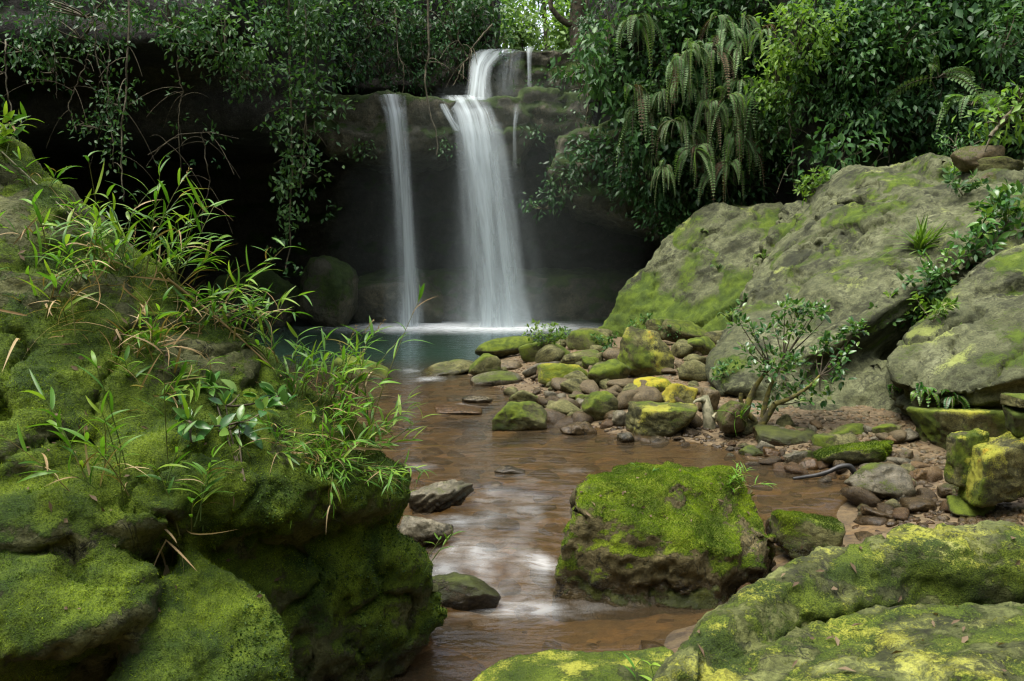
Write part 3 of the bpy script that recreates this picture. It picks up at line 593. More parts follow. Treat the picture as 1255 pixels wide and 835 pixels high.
veil('lower_trickle', [(628, 642, 128, 17.9, .15), (629, 636, 140, 17.8, .6), (628, 633, 160, 17.75, .5), (628, 634, 192, 17.75, .25), (627, 636, 215, 17.75, .0)], w, .5, .3)

# ============================================================ stones on the shore
r_ = rock
r_('rock', 'long dark mossy boulder at the edge of the deep pool', 572, 655, 411, 442, 'shore', depth=.7, n=5, p=7, moss=.12, seed=11, rot=(0, -8, 5))
r_('rock', 'round dark green boulder beside the sloping slab at the pool edge', 574, 615, 434, 466, 'shore', depth=.9, n=6, p=6, moss=.10, seed=12)
r_('rock', 'pale sloping slab sliding into the pool beside the round boulder', 512, 585, 441, 467, 'shore', depth=.9, n=4, p=9, rot=(0, -16, 0), moss=-.2, seed=13)
r_('rock', 'low boulder smothered by a leafy creeper', 636, 704, 414, 446, 'shore', depth=.7, n=5, p=7, moss=.3, seed=14, z=.12)
r_('rock', 'broad moss-streaked boulder behind the creeper-covered rock', 688, 748, 402, 432, 'shore', depth=.8, n=5, p=7, moss=.1, seed=15, z=.16)
r_('rock', 'smooth flat-topped yellow-green rock like a cushion', 657, 721, 442, 471, 'yellow', depth=.55, n=3, p=8, moss=.05, lichen=-.15, seed=16, z=.10)
r_('rock', 'smooth grey rounded rock leaning behind the yellow-green cushion rock', 683, 737, 427, 448, 'shore', depth=.7, n=5, p=7, moss=-.25, seed=17, rot=(0, -10, 0), z=.2)
r_('rock', 'small rounded green rock between the grey rock and the slanted mossy one', 711, 735, 434, 454, 'shore', depth=.8, n=6, p=6, moss=.02, seed=18, z=.18)
r_('rock', 'slanted mossy rock propped under the great pointed slab', 716, 775, 439, 476, 'shore', depth=.7, n=6, p=12, rot=(0, -28, 10), moss=.15, seed=19, z=.14)
r_('rock', 'great pointed slab stained with yellow lichen, tilted on the rock pile', 748, 829, 402, 468, 'shore', depth=.5, n=8, p=16, rot=(-18, 14, 8), moss=-.05, lichen=-.18, seed=20, z=.16, sub=5)
r_('rock', 'bowl-shaped yellow-green rock below the pointed slab', 756, 829, 463, 489, 'yellow', depth=.6, n=5, p=10, moss=.05, lichen=-.02, seed=21, rot=(0, -6, 0), z=.12)
r_('rock', 'upright square rock coated in bright yellow lichen', 810, 860, 469, 502, 'yellow', depth=.5, n=4, p=16, blocky=.8, moss=-.1, lichen=.16, seed=22, rot=(0, 8, 5), z=.1)
r_('rock', 'big oblong block with a dark underside at the water edge', 769, 857, 495, 536, 'shore', depth=.5, n=5, p=14, blocky=.7, rot=(4, -5, -6), moss=-.02, lichen=-.18, seed=23, sub=5, z=.02)
r_('rock', 'pointed grey-green rock in front of the bowl-shaped one', 712, 759, 474, 517, 'shore', depth=.8, n=8, p=18, rot=(10, 25, 20), moss=-.02, seed=24, z=.03)
r_('rock', 'small flat-topped rock left of the pointed grey-green rock', 705, 732, 481, 497, 'shore', depth=.7, n=4, p=14, moss=-.05, seed=25, z=.06)
r_('rock', 'mossy pyramid rock standing alone in the shallow water', 601, 671, 493, 532, 'shore', depth=.8, n=9, p=16, moss=.05, seed=26, sub=5, z=-.02)
r_('rock', 'low dark mossy rock behind the lone pyramid rock', 620, 662, 477, 498, 'shore', depth=.7, n=7, p=12, moss=.05, seed=27, z=0)
r_('rock', 'flat wet stone with an orange flank in the shallows', 680, 732, 517, 537, 'brown', depth=.7, n=5, p=14, moss=-.4, seed=28, z=-.02, rot=(0, -6, 15))
r_('rock', 'smooth dark oval stone beside the oblong block', 747, 773, 503, 526, 'wetgrey', depth=.9, n=4, p=5, moss=-.2, seed=29, z=.01)
r_('rock', 'rounded brown-green boulder at the top of the rock pile', 811, 871, 391, 424, 'shore', depth=.8, n=6, p=9, moss=.03, seed=30, z=.3)
r_('rock', 'small dark angular rock at the foot of the wedge-shaped boulder', 791, 818, 391, 413, 'shore', depth=.8, n=7, p=16, moss=-.1, seed=31, z=.36)
r_('rock', 'smooth leaning rock beneath the rounded boulder of the pile', 838, 886, 412, 442, 'shore', depth=.8, n=6, p=7, rot=(0, -18, 0), moss=-.02, seed=32, z=.24)
r_('rock', 'small round green stone in front of the rounded brown-green boulder', 827, 849, 415, 433, 'shore', depth=.9, n=6, p=6, moss=.12, seed=33, z=.28)
r_('rock', 'flat layered stone wedged between the smooth leaning rock and the boxy stone', 833, 872, 437, 452, 'shore', depth=.7, n=4, p=12, moss=-.1, seed=34, z=.2)
r_('rock', 'boxy brown stone above the yellow lichen rock', 833, 866, 450, 471, 'brown', depth=.6, n=3, p=18, blocky=.8, moss=0, seed=35, z=.16)
r_('rock', 'reddish brown block wedged behind the pale dead stump', 856, 884, 469, 506, 'brown', depth=.6, n=5, p=16, blocky=.7, rot=(0, 10, 0), moss=-.2, seed=36, z=.12)
r_('rock', 'low wet ledge streaked with white at the water line', 574, 645, 456, 477, 'wetgrey', depth=.6, n=5, p=10, moss=-.1, seed=37, z=-.03)
r_('rock', 'pinkish grey stone behind the yellow-green cushion rock', 612, 645, 440, 458, 'brown', depth=.8, n=6, p=8, moss=-.3, seed=38, z=.03)
r_('rock', 'thin tilted grey slab beneath the creeper-covered rock', 640, 690, 441, 464, 'wetgrey', depth=.5, n=4, p=12, rot=(0, -22, 0), moss=-.3, seed=39, z=.06)
r_('rock', 'grey wedge of stone right of the small round green stone', 700, 726, 488, 500, 'wetgrey', depth=.8, n=6, p=10, moss=-.2, seed=40, z=.05)
r_('rock', 'grey smooth stone under the end of the pointed slab', 804, 832, 457, 472, 'wetgrey', depth=.8, n=5, p=7, moss=-.2, seed=41, z=.12)
r_('rock', 'sloping pinkish slab between the stump and the small shrub', 880, 925, 492, 530, 'brown', depth=.7, n=5, p=8, rot=(0, -25, 0), moss=.02, seed=42, z=.12)
r_('rock', 'broad flat brown slab lying on the gravel behind the wet stones', 928, 1008, 526, 553, 'brown', depth=.8, n=5, p=8, moss=.02, seed=43, rot=(0, 4, 0))
r_('rock', 'dark rounded rock at the end of the broad brown slab', 997, 1036, 532, 557, 'shore', depth=.8, n=6, p=8, moss=.02, seed=44)
r_('rock', 'flat grey-green stone lying on the gravel under the layered outcrop', 1015, 1070, 519, 539, 'shore', depth=.8, n=5, p=11, moss=.06, seed=45, rot=(0, -8, 10))
r_('rock', 'long humped rock with a dark mossy front in the middle of the gravel', 1004, 1104, 540, 577, 'shore', depth=.5, n=5, p=8, moss=.05, seed=46, rot=(0, -6, 0), sub=5)
r_('rock', 'large wet grey rock with a tan top at the water edge', 1033, 1130, 566, 619, 'wetgrey', depth=.8, n=8, p=14, moss=-.12, seed=47, rot=(0, 6, 12), sub=5, z=-.01)
r_('rock', 'rounded brown rock beside the lichen boulder rim', 1103, 1157, 607, 632, 'brown', depth=.9, n=6, p=7, moss=-.35, seed=48, z=.02)
r_('rock', 'low wet brown stone half sunk before the large grey rock', 1058, 1098, 622, 642, 'brown', depth=.8, n=6, p=12, moss=-.4, seed=49, z=-.03, rot=(0, 14, 0))
r_('rock', 'long grey stone beside the orange one at the stream edge', 955, 998, 551, 573, 'wetgrey', depth=.7, n=5, p=8, moss=-.1, seed=50, rot=(0, -8, 0))
r_('rock', 'orange-brown stone leaning at the stream edge', 977, 1004, 557, 580, 'orange', depth=.8, n=7, p=10, moss=-.4, seed=51)
r_('rock', 'rounded green-topped stone at the foot of the small shrub', 904, 938, 546, 564, 'shore', depth=.8, n=6, p=7, moss=-.05, seed=52)
r_('rock', 'small pale tilted stone in front of the broad brown slab', 924, 950, 540, 558, 'wetgrey', depth=.6, n=6, p=12, moss=-.3, seed=53, rot=(0, 30, 0))
r_('rock', 'bright orange stone against the broad brown slab', 937, 959, 549, 564, 'orange', depth=.8, n=7, p=9, moss=-.5, seed=54)
r_('rock', 'smooth dark green pebble-shaped rock near the shaded hollow', 1068, 1100, 519, 535, 'shore', depth=.8, n=5, p=7, moss=-.02, seed=55)
r_('rock', 'brown rock on the sand below the square blocks', 1098, 1124, 550, 575, 'brown', depth=.8, n=6, p=8, moss=-.3, seed=56)
r_('rock', 'orange-brown rock behind the large wet grey rock', 1118, 1146, 571, 592, 'orange', depth=.8, n=6, p=8, moss=-.3, seed=57)
r_('rock', 'pale flat slab lying beside the lower square block', 1146, 1186, 588, 614, 'brown', depth=.8, n=4, p=12, moss=-.25, seed=58)
r_('rock', 'small green rock at the foot of the lower square block', 1165, 1185, 581, 600, 'shore', depth=.9, n=6, p=8, moss=.08, seed=59)
r_('rock', 'low grassy rock between the brown rock and the lichen boulder', 1160, 1225, 607, 636, 'shore', depth=.8, n=5, p=8, moss=.1, seed=60)
r_('rock', 'large square block with a flat worn top, rearmost of the stepped blocks', 1126, 1238, 497, 556, 'shore', depth=.6, n=0, p=16, blocky=.9, rot=(0, 2, 3), moss=.06, lichen=-.2, seed=61, sub=5)
r_('rock', 'narrow mossy block wedged in front of the large square block', 1163, 1206, 527, 592, 'shore', depth=.8, n=1, p=22, blocky=1., rot=(0, 0, 4), moss=.16, lichen=-.15, seed=62, sub=5, z=.28)
r_('rock', 'grooved yellow-green block, largest and lowest of the stepped blocks', 1185, 1275, 528, 618, 'shore', depth=.7, n=0, p=16, blocky=.9, rot=(0, -4, 5), moss=.14, lichen=-.05, seed=63, sub=5, z=.2, strata=((1, .3, 0), 7, .012))
r_('rock', 'dark block tucked under the tilted boulder', 1232, 1300, 497, 532, 'shore', depth=.6, n=0, p=16, blocky=.9, moss=.1, seed=64, z=.62)
r_('rock', 'thin slab lying on the dark block under the tilted boulder', 1234, 1300, 484, 498, 'shore', depth=.6, n=1, p=18, blocky=1., moss=0, seed=65, z=.80)
r_('rock', 'mossy rock rising between the moss-capped rock and the lichen boulder', 953, 1038, 627, 692, 'shore', depth=.7, n=7, p=9, moss=.08, seed=66, sub=5, z=-.05)
r_('rock', 'small brown rock beside the moss-capped rock', 938, 985, 634, 668, 'brown', depth=.8, n=6, p=8, moss=.02, seed=67, z=-.03)
r_('rock', 'wet orange rock at the foot of the moss-capped rock', 866, 892, 708, 730, 'orange', depth=.9, n=6, p=9, moss=-.5, seed=68, z=-.08)
r_('rock', 'smooth brown rock under the right corner of the moss-capped rock', 885, 935, 686, 712, 'brown', depth=.8, n=5, p=7, moss=-.2, seed=69, z=-.08)
r_('rock', 'tilted stone with parallel ridges poking out of the stream', 496, 584, 585, 630, 'wetgrey', depth=.6, n=6, p=14, rot=(0, -16, 10), moss=-.16, seed=70, sub=5, z=-.03, strata=((-.55, .2, .8), 22, .016))
r_('rock', 'pale pointed stone standing in the stream below the ridged one', 480, 554, 626, 678, 'wetgrey', depth=.6, n=8, p=18, rot=(0, 22, 20), moss=-.34, seed=71, sub=5, z=-.05)
r_('rock', 'low brown wedge of rock jutting from under the huge boulder', 506, 616, 699, 752, 'wetgrey', depth=.5, n=6, p=10, rot=(0, 14, 0), moss=-.08, seed=72, sub=5, z=-.09)
r_('rock', 'small wet stone wrapped in white water at the head of the rapid', 602, 644, 571, 586, 'wetgrey', depth=.7, n=7, p=9, moss=-.5, seed=73, z=-.03)
r_('rock', 'little dark stone in the rapid', 598, 618, 591, 601, 'wetgrey', depth=.8, n=7, p=9, moss=-.5, seed=74, z=-.04)
r_('rock', 'flat reddish stone breaking the surface of the calm shallows', 530, 592, 498, 511, 'orange', depth=.8, n=5, p=9, moss=-.5, seed=75, z=-.02)
r_('rock', 'small pale stone breaking the surface beyond the flat reddish one', 566, 606, 487, 497, 'wetgrey', depth=.8, n=5, p=9, moss=-.5, seed=76, z=-.02)
r_('rock', 'white-flecked stone at the water line before the pointed rock', 752, 778, 528, 546, 'wetgrey', depth=.8, n=6, p=9, moss=-.5, seed=77, z=-.02)
r_('rock', 'flat mossy ledge rock at the pool behind the huge boulder', 404, 478, 437, 469, 'shore', depth=.6, n=4, p=10, moss=.06, seed=78, z=-.02)
r_('rock', 'broad sunken brown stone under the water beside the huge boulder', 480, 610, 800, 850, 'orange', depth=.6, n=5, p=8, moss=-.5, seed=79, z=-.30)
r_('rock', 'square-topped greenish block in the dark behind the bamboo grass', 363, 438, 315, 402, 'ledge', Y=17.3, depth=.7, n=5, p=3, blocky=.5, moss=.05, seed=80, sub=5)
r_('rock', 'long sloping dark rock under the overhang beside the greenish block', 262, 386, 330, 412, 'ledge', Y=17.2, depth=.6, n=4, p=9, rot=(0, -6, 0), moss=.10, seed=81, sub=5)
r_('rock', 'low dark rock at the foot of the slim left waterfall', 425, 545, 333, 404, 'ledge', Y=18.0, depth=.6, n=4, p=10, moss=.05, seed=82, sub=5)
for i, (a, b, c_, d_, lab) in enumerate([(1168, 1226, 179, 207, 'dark flat-topped rock, topmost of the loose stack on the outcrop'), (1192, 1262, 194, 215, 'long grey rock second from the top of the loose stack'), (1203, 1238, 208, 226, 'small dark rock in the middle of the loose stack'), (1226, 1260, 222, 240, 'pale square rock at the bottom of the loose stack'), (1196, 1232, 224, 246, 'mossy rock at the bottom of the loose stack')]):
    r_('rock', lab, a, b, c_, d_, 'brown' if i in (0, 2) else 'shore', Y=10.6 - .15 * i, depth=.7, n=5, p=10, moss=-.12 if i < 3 else .05, seed=130 + i)

# loose cobbles on the wet gravel: one of each look, copied
COB = []
rng = np.random.default_rng(5)
for k in range(11):
    V, F = rock_arrays((.5, .36 + .1 * rng.random(), .24 + .1 * rng.random()), np.random.default_rng(200 + k), 3, 9, 16, .3, (0, 0, 0), .12)
    V[:, 2] -= V[:, 2].min() * .62; me = mesh_data('cobble', V, F, {'moss': np.full(len(V), -.1 + .25 * (k % 3 == 0)), 'lichen': np.full(len(V), -1.)}); me.materials.append(M[['orange', 'brown', 'wetgrey', 'brown', 'orange', 'wetgrey', 'shore', 'brown', 'orange', 'shore', 'shore'][k]]); COB.append(me)
zones = [(672, 885, 402, 525, 120, 'rubble between the shore boulders', 'olive-brown rubble stone filling the gaps between the shore boulders'), (610, 760, 455, 530, 60, 'cobbles among the shore rocks', 'small wet brown cobble lying among the shore rocks by the shallows'), (885, 1135, 525, 600, 95, 'cobbles on the gravel bank', 'small orange-brown cobble lying on the gravel bank before the outcrop'),
         (1050, 1190, 575, 640, 40, 'cobbles by the lichen boulder', 'small tan cobble lying between the square blocks and the lichen boulder'), (860, 960, 690, 735, 8, 'cobbles by the moss-capped rock', 'small reddish cobble lying in the gap beside the moss-capped rock'),
         (770, 900, 520, 560, 16, 'cobbles before the oblong block', 'small wet cobble lying at the water edge before the oblong block')]
for a, b, c_, d_, n, grp, lab in zones:
    for i in range(n):
        for _ in range(30):
            q = on_ground(rng.uniform(a, b), rng.uniform(c_, d_))
            if q[2] > -.06: break
        o = bpy.data.objects.new('cobble', COB[int(rng.choice([6, 9, 10, 1, 3])) if grp.startswith('rubble') else int(rng.integers(9))]); col.objects.link(o); s = rng.uniform(.05, .17) * (1 if i % 4 else 1.5) * (rng.uniform(1.2, 3.0) if grp.startswith('rubble') else 1.)
        o.location = tuple(q + (0, 0, .01)); o.rotation_euler = (rng.uniform(-.3, .3), rng.uniform(-.3, .3), rng.uniform(0, 6.3)); o.scale = (s, s * rng.uniform(.8, 1.1), s * rng.uniform(.7, 1.2)); tag(o, lab, 'cobble', grp)
# gravel and drowned stones nobody could count
def mass(name, n, place, size, mat, seed, flat=.5):
    rng = np.random.default_rng(seed); Vs, Fs, Ms, o = [], [], [], 0; V0, F0 = ico(2); base = [rock_arrays((1, .75, flat), np.random.default_rng(300 + k), 2, 6, 9, .4, (0, 0, 0), .08)[0] for k in range(6)]
    for i in range(n):
        q = place(rng)
        if q is None: continue
        s = size(rng); a = rng.uniform(0, 6.3); ca, sa = math.cos(a), math.sin(a); V = base[i % 6] * s; V = np.c_[V[:, 0] * ca - V[:, 1] * sa, V[:, 0] * sa + V[:, 1] * ca, V[:, 2]] + q
        Vs.append(V); Fs.append(F0 + o); o += len(V)
    V = np.concatenate(Vs); ob = mesh_obj(name, V, np.concatenate(Fs), M[mat], origin=(0, 0, 0), attrs={'moss': np.full(len(V), -.3), 'lichen': np.full(len(V), -1.)}); tag(ob, kind='stuff'); return ob
def gplace(rng):
    x, y = rng.uniform(-.6, 6.2), rng.uniform(2.4, 12.); p_ = np.array([(x, y)]); h, sd = GH(p_), GS(p_); return (x, y, h[0]) if -.10 < sd[0] < 3.4 else None
def nplace(rng):
    x, y = rng.uniform(.6, 3.6), rng.uniform(3.2, 7.6); p_ = np.array([(x, y)]); h, sd = GH(p_), GS(p_); return (x, y, h[0]) if -.06 < sd[0] < 1.5 else None
def bplace(rng):
    x, y = rng.uniform(-2.2, 2.6), rng.uniform(2.6, 10.5); p_ = np.array([(x, y)]); h, sd = GH(p_), GS(p_); return (x, y, h[0] - .01) if sd[0] < -.05 else None
mass("gravel", 12000, gplace, lambda r: r.uniform(.008, .035), 'orange', 1); mass('gravel', 3500, gplace, lambda r: r.uniform(.008, .03), 'wetgrey', 2)
mass('gravel', 2600, nplace, lambda r: r.uniform(.012, .05), 'brown', 5, .6); mass('streambed_stones', 420, bplace, lambda r: r.uniform(.05, .17), 'brown', 3, .28); mass('streambed_stones', 200, bplace, lambda r: r.uniform(.04, .13), 'orange', 4, .28)
# ============================================================ plants
M['grass'] = leaf_mat('grass_blade', [(.04, .115, .014), (.085, .205, .022), (.13, .265, .028), (.22, .32, .04)], .35, .38)
M['straw'] = leaf_mat('straw', [(.17, .11, .045), (.30, .21, .10), (.40, .31, .17)], .2, .6, .25)
M['stem'] = leaf_mat('green_stem', [(.05, .10, .02), (.10, .13, .03), (.15, .12, .04)], 0, .5)
M['gloss'] = leaf_mat('glossy_leaf', [(.03, .10, .025), (.05, .14, .032), (.085, .19, .04), (.15, .24, .045)], .25, .25, .5)
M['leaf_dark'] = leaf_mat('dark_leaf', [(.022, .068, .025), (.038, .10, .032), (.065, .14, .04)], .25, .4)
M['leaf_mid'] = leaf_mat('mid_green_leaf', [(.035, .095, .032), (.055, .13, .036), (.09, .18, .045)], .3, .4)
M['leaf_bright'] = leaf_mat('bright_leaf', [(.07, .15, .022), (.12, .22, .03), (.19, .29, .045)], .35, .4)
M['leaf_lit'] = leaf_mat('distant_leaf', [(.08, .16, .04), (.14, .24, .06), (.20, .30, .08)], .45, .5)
M['fern'] = leaf_mat('fern_frond', [(.08, .16, .055), (.13, .22, .08), (.19, .29, .11)], .3, .5, .3)
M['deadfern'] = leaf_mat('dead_fern', [(.07, .045, .026), (.13, .09, .055), (.19, .14, .085)], .2, .7, .2)
M['mossfuzz'] = leaf_mat('moss_shoots', [(.03, .055, .005), (.055, .10, .006), (.12, .19, .010), (.22, .29, .014)], .3, .8, .15)
M['mossdark'] = leaf_mat('leafy_moss', [(.010, .030, .005), (.022, .055, .008), (.05, .10, .012)], .2, .6, .3)
M['bark'] = plain_mat('bark', (.045, .036, .022), (.13, .105, .065), .9, 14)
M['mossbark'] = plain_mat('mossy_bark', (.05, .045, .02), (.17, .15, .03), .95, 18)
M['vine'] = plain_mat('vine_stem', (.06, .05, .03), (.15, .13, .08), .9, 10)
M['wetwood'] = plain_mat('wet_black_wood', (.008, .008, .008), (.025, .024, .022), .5, 20)
M['deadwood'] = plain_mat('pale_dead_wood', (.14, .14, .08), (.32, .30, .19), .9, 22)
rs = np.random.default_rng
def rdir(rng, n): return unit(rng.normal(size=(n, 3)))

def bamboo(label, px, py, n, H, lean=(0, 0, 1), spread=.35, L=.17, W=.0115, dead=.12, seed=1, nl=6, droop=.35, heads=0, straws=0, cat='grass clump', name='bamboo_grass', jit=.05, Y=None, group=None, thick=.0022, mat='grass', curl=.35, t0=.3):
    rng = rs(seed); b, nn = hit(px, py, Y) if Y is None else (at(px, py, Y), np.array([0, 0, 1.]))
    root = empty(name, b, label, cat, group); lean = unit(lean); paths, lv, dl = [], Leaves(), Leaves(); hd = Leaves()
    for i in range(n):
        d = unit(lean + spread * np.clip(rng.normal(size=3), -1.4, 1.4) * (1, .8, .6)); h = H * rng.uniform(.5, 1.05)
        o = b + rng.normal(size=3) * jit * (1, .7, .35) - nn * .03; side = np.clip(rng.normal(size=3), -1.2, 1.2) * .22 * h
        mid = o + d * h * .55 + side * .3; tip = o + d * h + np.array([0, 0, -droop * h * rng.uniform(.1, .8)]) + side
        P = curve(o, mid, tip, 9); paths.append((P, thick * rng.uniform(.8, 1.3), thick * .45)); T = unit(np.gradient(P, axis=0))
        az = rng.uniform(0, 6.3); k = max(2, int(nl * rng.uniform(.7, 1.3)))
        for j, t in enumerate(np.r_[np.linspace(t0, .97, k), 1.0]):
            q = t * 8; i0 = min(int(q), 7); p = P[i0] + (P[i0 + 1] - P[i0]) * (q - i0); az += math.pi + rng.normal() * .5
            out = np.array([math.cos(az), math.sin(az) * .8, 0]); D = unit(T[i0] * rng.uniform(.5, 1.1) + out * rng.uniform(.5, 1.) + (0, 0, .15))
            l = .8 * L * rng.uniform(.55, 1.15) * (1.1 - .35 * abs(t - .6)); isd = rng.random() < dead * (1.6 if t < .5 else .5)
            (dl if isd else lv).add(p, D, unit(np.array([0, 0, 1.]) + .35 * rng.normal(size=3)), l, W * rng.uniform(.7, 1.2) * (.6 if isd else 1.1), rng.uniform(.1, curl * 2) + (.5 if isd else 0))
        if i < heads:
            for q in range(26): hd.add(P[-1] + T[-1] * (.003 * q), unit(T[-1] * 1.2 + .8 * rng.normal(size=3)), rng.normal(size=3), .012, .003, 0.)
    for i in range(straws):
        d = unit(lean * .2 + rng.normal(size=3) * (1, .7, .8)); o = b + rng.normal(size=3) * jit * (1.3, .8, .5); h = rng.uniform(.08, .24)
        dl.add(o, d, unit(rng.normal(size=3) + (0, 0, 1)), h, rng.uniform(.003, .009), rng.uniform(.2, .9))
    V, F = tube_arrays(paths, 4); mesh_obj('stems', V, F, M['stem'], root, attrs={'rnd': np.repeat(rng.random(n), 9 * 4)})
    lv.build('leaves', 'blade', M[mat], root)
    if dl.O: dl.build('dead_leaves', 'blade', M['straw'], root)
    if hd.O: hd.build('seed_heads', 'four', M['straw'], root)
    return root
def tuft(label, px, py, n, L, W=.006, seed=1, mat='grass', lean=(0, 0, 1), spread=.6, Y=None, cat='grass tuft', group=None, curl=.5, name='grass_tuft'):
    rng = rs(seed); b, nn = hit(px, py, Y); lv = Leaves(); O = b + rng.normal(size=(n, 3)) * .03 * (1, 1, .3) - nn * .01
    lv.add(O, unit(np.asarray(lean) + spread * rng.normal(size=(n, 3))), unit(np.array([0, 0, 1.]) + .3 * rng.normal(size=(n, 3))), L * rng.uniform(.5, 1.1, n), W * 2, rng.uniform(.2, curl * 2, n))
    return tag(lv.build(name, 'blade', M[mat], None, origin=b), label, cat, group)
def rosette(lv, c, n, L, W, rng, up=(0, 0, 1), curl=.15, rad=.02, open_=.9):
    up = unit(up); D = unit(up * rng.uniform(.1, .9, (n, 1)) + open_ * rdir(rng, n)); lv.add(c + D * rad * rng.uniform(.2, 1, (n, 1)), D, unit(up + .35 * rng.normal(size=(n, 3))), L * rng.uniform(.6, 1.1, n), W * rng.uniform(.8, 1.1, n), curl * rng.uniform(0, 2, n))
def leafy(label, px, py, n, size, L, mat='gloss', templ='broad', seed=1, Y=None, cat='plant', name='leafy_plant', group=None, lean=(0, -.3, 1), wr=.38, per=9):
    """low plant: short stems that end in whorls of leaves"""
    rng = rs(seed); b, nn = hit(px, py, Y); root = empty(name, b, label, cat, group); lv = Leaves(); paths = []
    for i in range(n):
        d = unit(np.asarray(lean) + .9 * rng.normal(size=3) * (1, .6, .6)); tip = b + d * size * rng.uniform(.45, 1.1); paths.append((curve(b - nn * .01, b + d * size * .5 + (0, 0, .05 * size), tip, 5), .0035, .0018)); rosette(lv, tip, per, L, L * wr, rng, d + (0, 0, .6), .2, L * .4)
        rosette(lv, (b + tip) / 2, max(2, per // 2), L * .9, L * wr, rng, d, .2, L * .4)
    tubes('stems', paths, M['vine'], root, 4); lv.build('leaves', templ, M[mat], root); return root
def bush(label, px, py, Y, rx, ry, n, L, mat, seed=1, cat='shrub', name='shrub', group=None, depth=.6, wr=.42, droop=.5, templ='four', per=13, hollow=.35, b=None, root_off=(0, .4, -.5)):
    """clumps of leaves spread through an uneven ellipsoid, on branches"""
    rng = rs(seed); c = at(px, py, Y); k = Y / FPX; r = np.array([rx * k, max(rx * k * depth, .3), ry * k]); K = max(4, n // per)
    d = rdir(rng, K); rad = (hollow + (1 - hollow) * rng.random(K) ** .6) * (1 + .35 * fbm(d * 1.7 + seed, 2, seed)); C = c + d * rad[:, None] * r
    base = c + r * np.array(root_off); root = empty(name, base, label, cat, group); lv = Leaves(); sp = L * 1.5
    O = np.repeat(C, per, 0) + rng.normal(size=(K * per, 3)) * sp * .6; out = unit(O - c)
    D = unit(out * .5 + rdir(rng, K * per) * .9 + (0, -.25, -droop)); tone = np.repeat(rng.uniform(0, .75, K), per) + rng.uniform(0, .25, K * per)
    lv.add(O, D, unit(np.array([0, -.25, 1.]) + .45 * rng.normal(size=(K * per, 3))), L * rng.uniform(.6, 1.2, K * per), L * wr * rng.uniform(.8, 1.2, K * per), rng.uniform(0, .4, K * per), tone)
    if K > 5:
        sel = rng.choice(K, min(K, 9), False); tubes('branches', [(curve(base, (base + C[i]) / 2 + rng.normal(size=3) * .15 * r, C[i], 6), .018, .005) for i in sel], M['vine'], root, 4)
    lv.build('foliage', templ, M[mat], root); return root
def fern(label, px, py, Y, n, L, mat='fern', seed=1, out=(0, -.7, .3), hang=1.0, spread=.7, cat='fern', group=None, pairs=19, name='fern', dead=0):
    rng = rs(seed); b = at(px, py, Y) if Y else hit(px, py)[0]; root = empty(name, b, label, cat, group); paths = []
    for part, m_, cnt in (('fronds', mat, n), ('dead_fronds', 'deadfern', dead)):
        lv = Leaves()
        for i in range(cnt):
            d = unit(np.asarray(out) + spread * rng.normal(size=3) * (1, .5, .5)); l = L * rng.uniform(.65, 1.1); h = hang * (1.25 if part != 'fronds' else 1)
            P = curve(b, b + d * l * .5, b + d * l * .55 + np.array([0, 0, -l * h * rng.uniform(.5, 1)]), 14); paths.append((P, .008, .002)); t = np.linspace(.12, .99, pairs); q = t * 13; i0 = np.minimum(q.astype(int), 12); p = P[i0] + (P[i0 + 1] - P[i0]) * (q - i0)[:, None]
            T = unit(np.gradient(P, axis=0))[i0]; nrm = unit(np.cross(np.cross(T, (0, 0, 1.)), T) + .45 * rng.normal(size=3)); S = unit(np.cross(T, nrm)); w = l * .095 * np.sin(np.pi * (t * .85 + .13)) ** .7
            k = rng.uniform(0, 1)
            for sgn in (-1, 1): lv.add(p, unit(S * sgn + T * .45), nrm, w, l / pairs * .78, .15, np.clip(k + .2 * rng.normal(size=pairs), 0, 1))
        if cnt: lv.build(part, 'four', M[m_], root)
    tubes('stalks', paths, M['vine'], root, 3); return root
def vine(label, pts, Y, r=.012, nleaf=0, L=.10, mat='leaf_dark', seed=1, group=None, cat='vine', name='hanging_vine', spread=.12, wob=4., twigs=0):
    rng = rs(seed); pts = np.array(pts, float); tt = np.linspace(0, len(pts) - 1, 26); px = np.interp(tt, np.arange(len(pts)), pts[:, 0]) + np.cumsum(rng.normal(size=26)) * wob * .3; py = np.interp(tt, np.arange(len(pts)), pts[:, 1])
    yy = Y + np.cumsum(rng.normal(size=26)) * .03; P = np.array([at(a, b_, y) for a, b_, y in zip(px, py, yy)]); root = empty(name, P[-1], label, cat, group)
    paths = [(P, r, r * .5)]
    for i in range(twigs):
        j = int(rng.integers(2, 24)); d = unit(rng.normal(size=3) * (1, .5, .6) + (0, 0, -.4)); l = rng.uniform(.25, .8); paths.append((curve(P[j], P[j] + d * l * .5 + (0, 0, .1), P[j] + d * l + (0, 0, -.25 * l), 6), r * .5, r * .2))
    tubes('stems', paths, M['vine'], root, 5)
    if nleaf:
        lv = Leaves(); K = nleaf // 5; q = rng.random(K) * 24.9; i0 = q.astype(int); p = P[i0] + (P[i0 + 1] - P[i0]) * (q - i0)[:, None] + rng.normal(size=(K, 3)) * spread; O = np.repeat(p, 5, 0) + rng.normal(size=(K * 5, 3)) * L * .7; n = len(O)
        lv.add(O, unit(rdir(rng, n) + (0, -.2, -.5)), unit(np.array([0, -.4, 1.]) + .5 * rng.normal(size=(n, 3))), L * rng.uniform(.6, 1.2, n), L * .45, rng.uniform(0, .4, n), np.repeat(rng.uniform(0, .8, K), 5) + .2 * rng.random(n)); lv.build('foliage', 'four', M[mat], root)
    return root

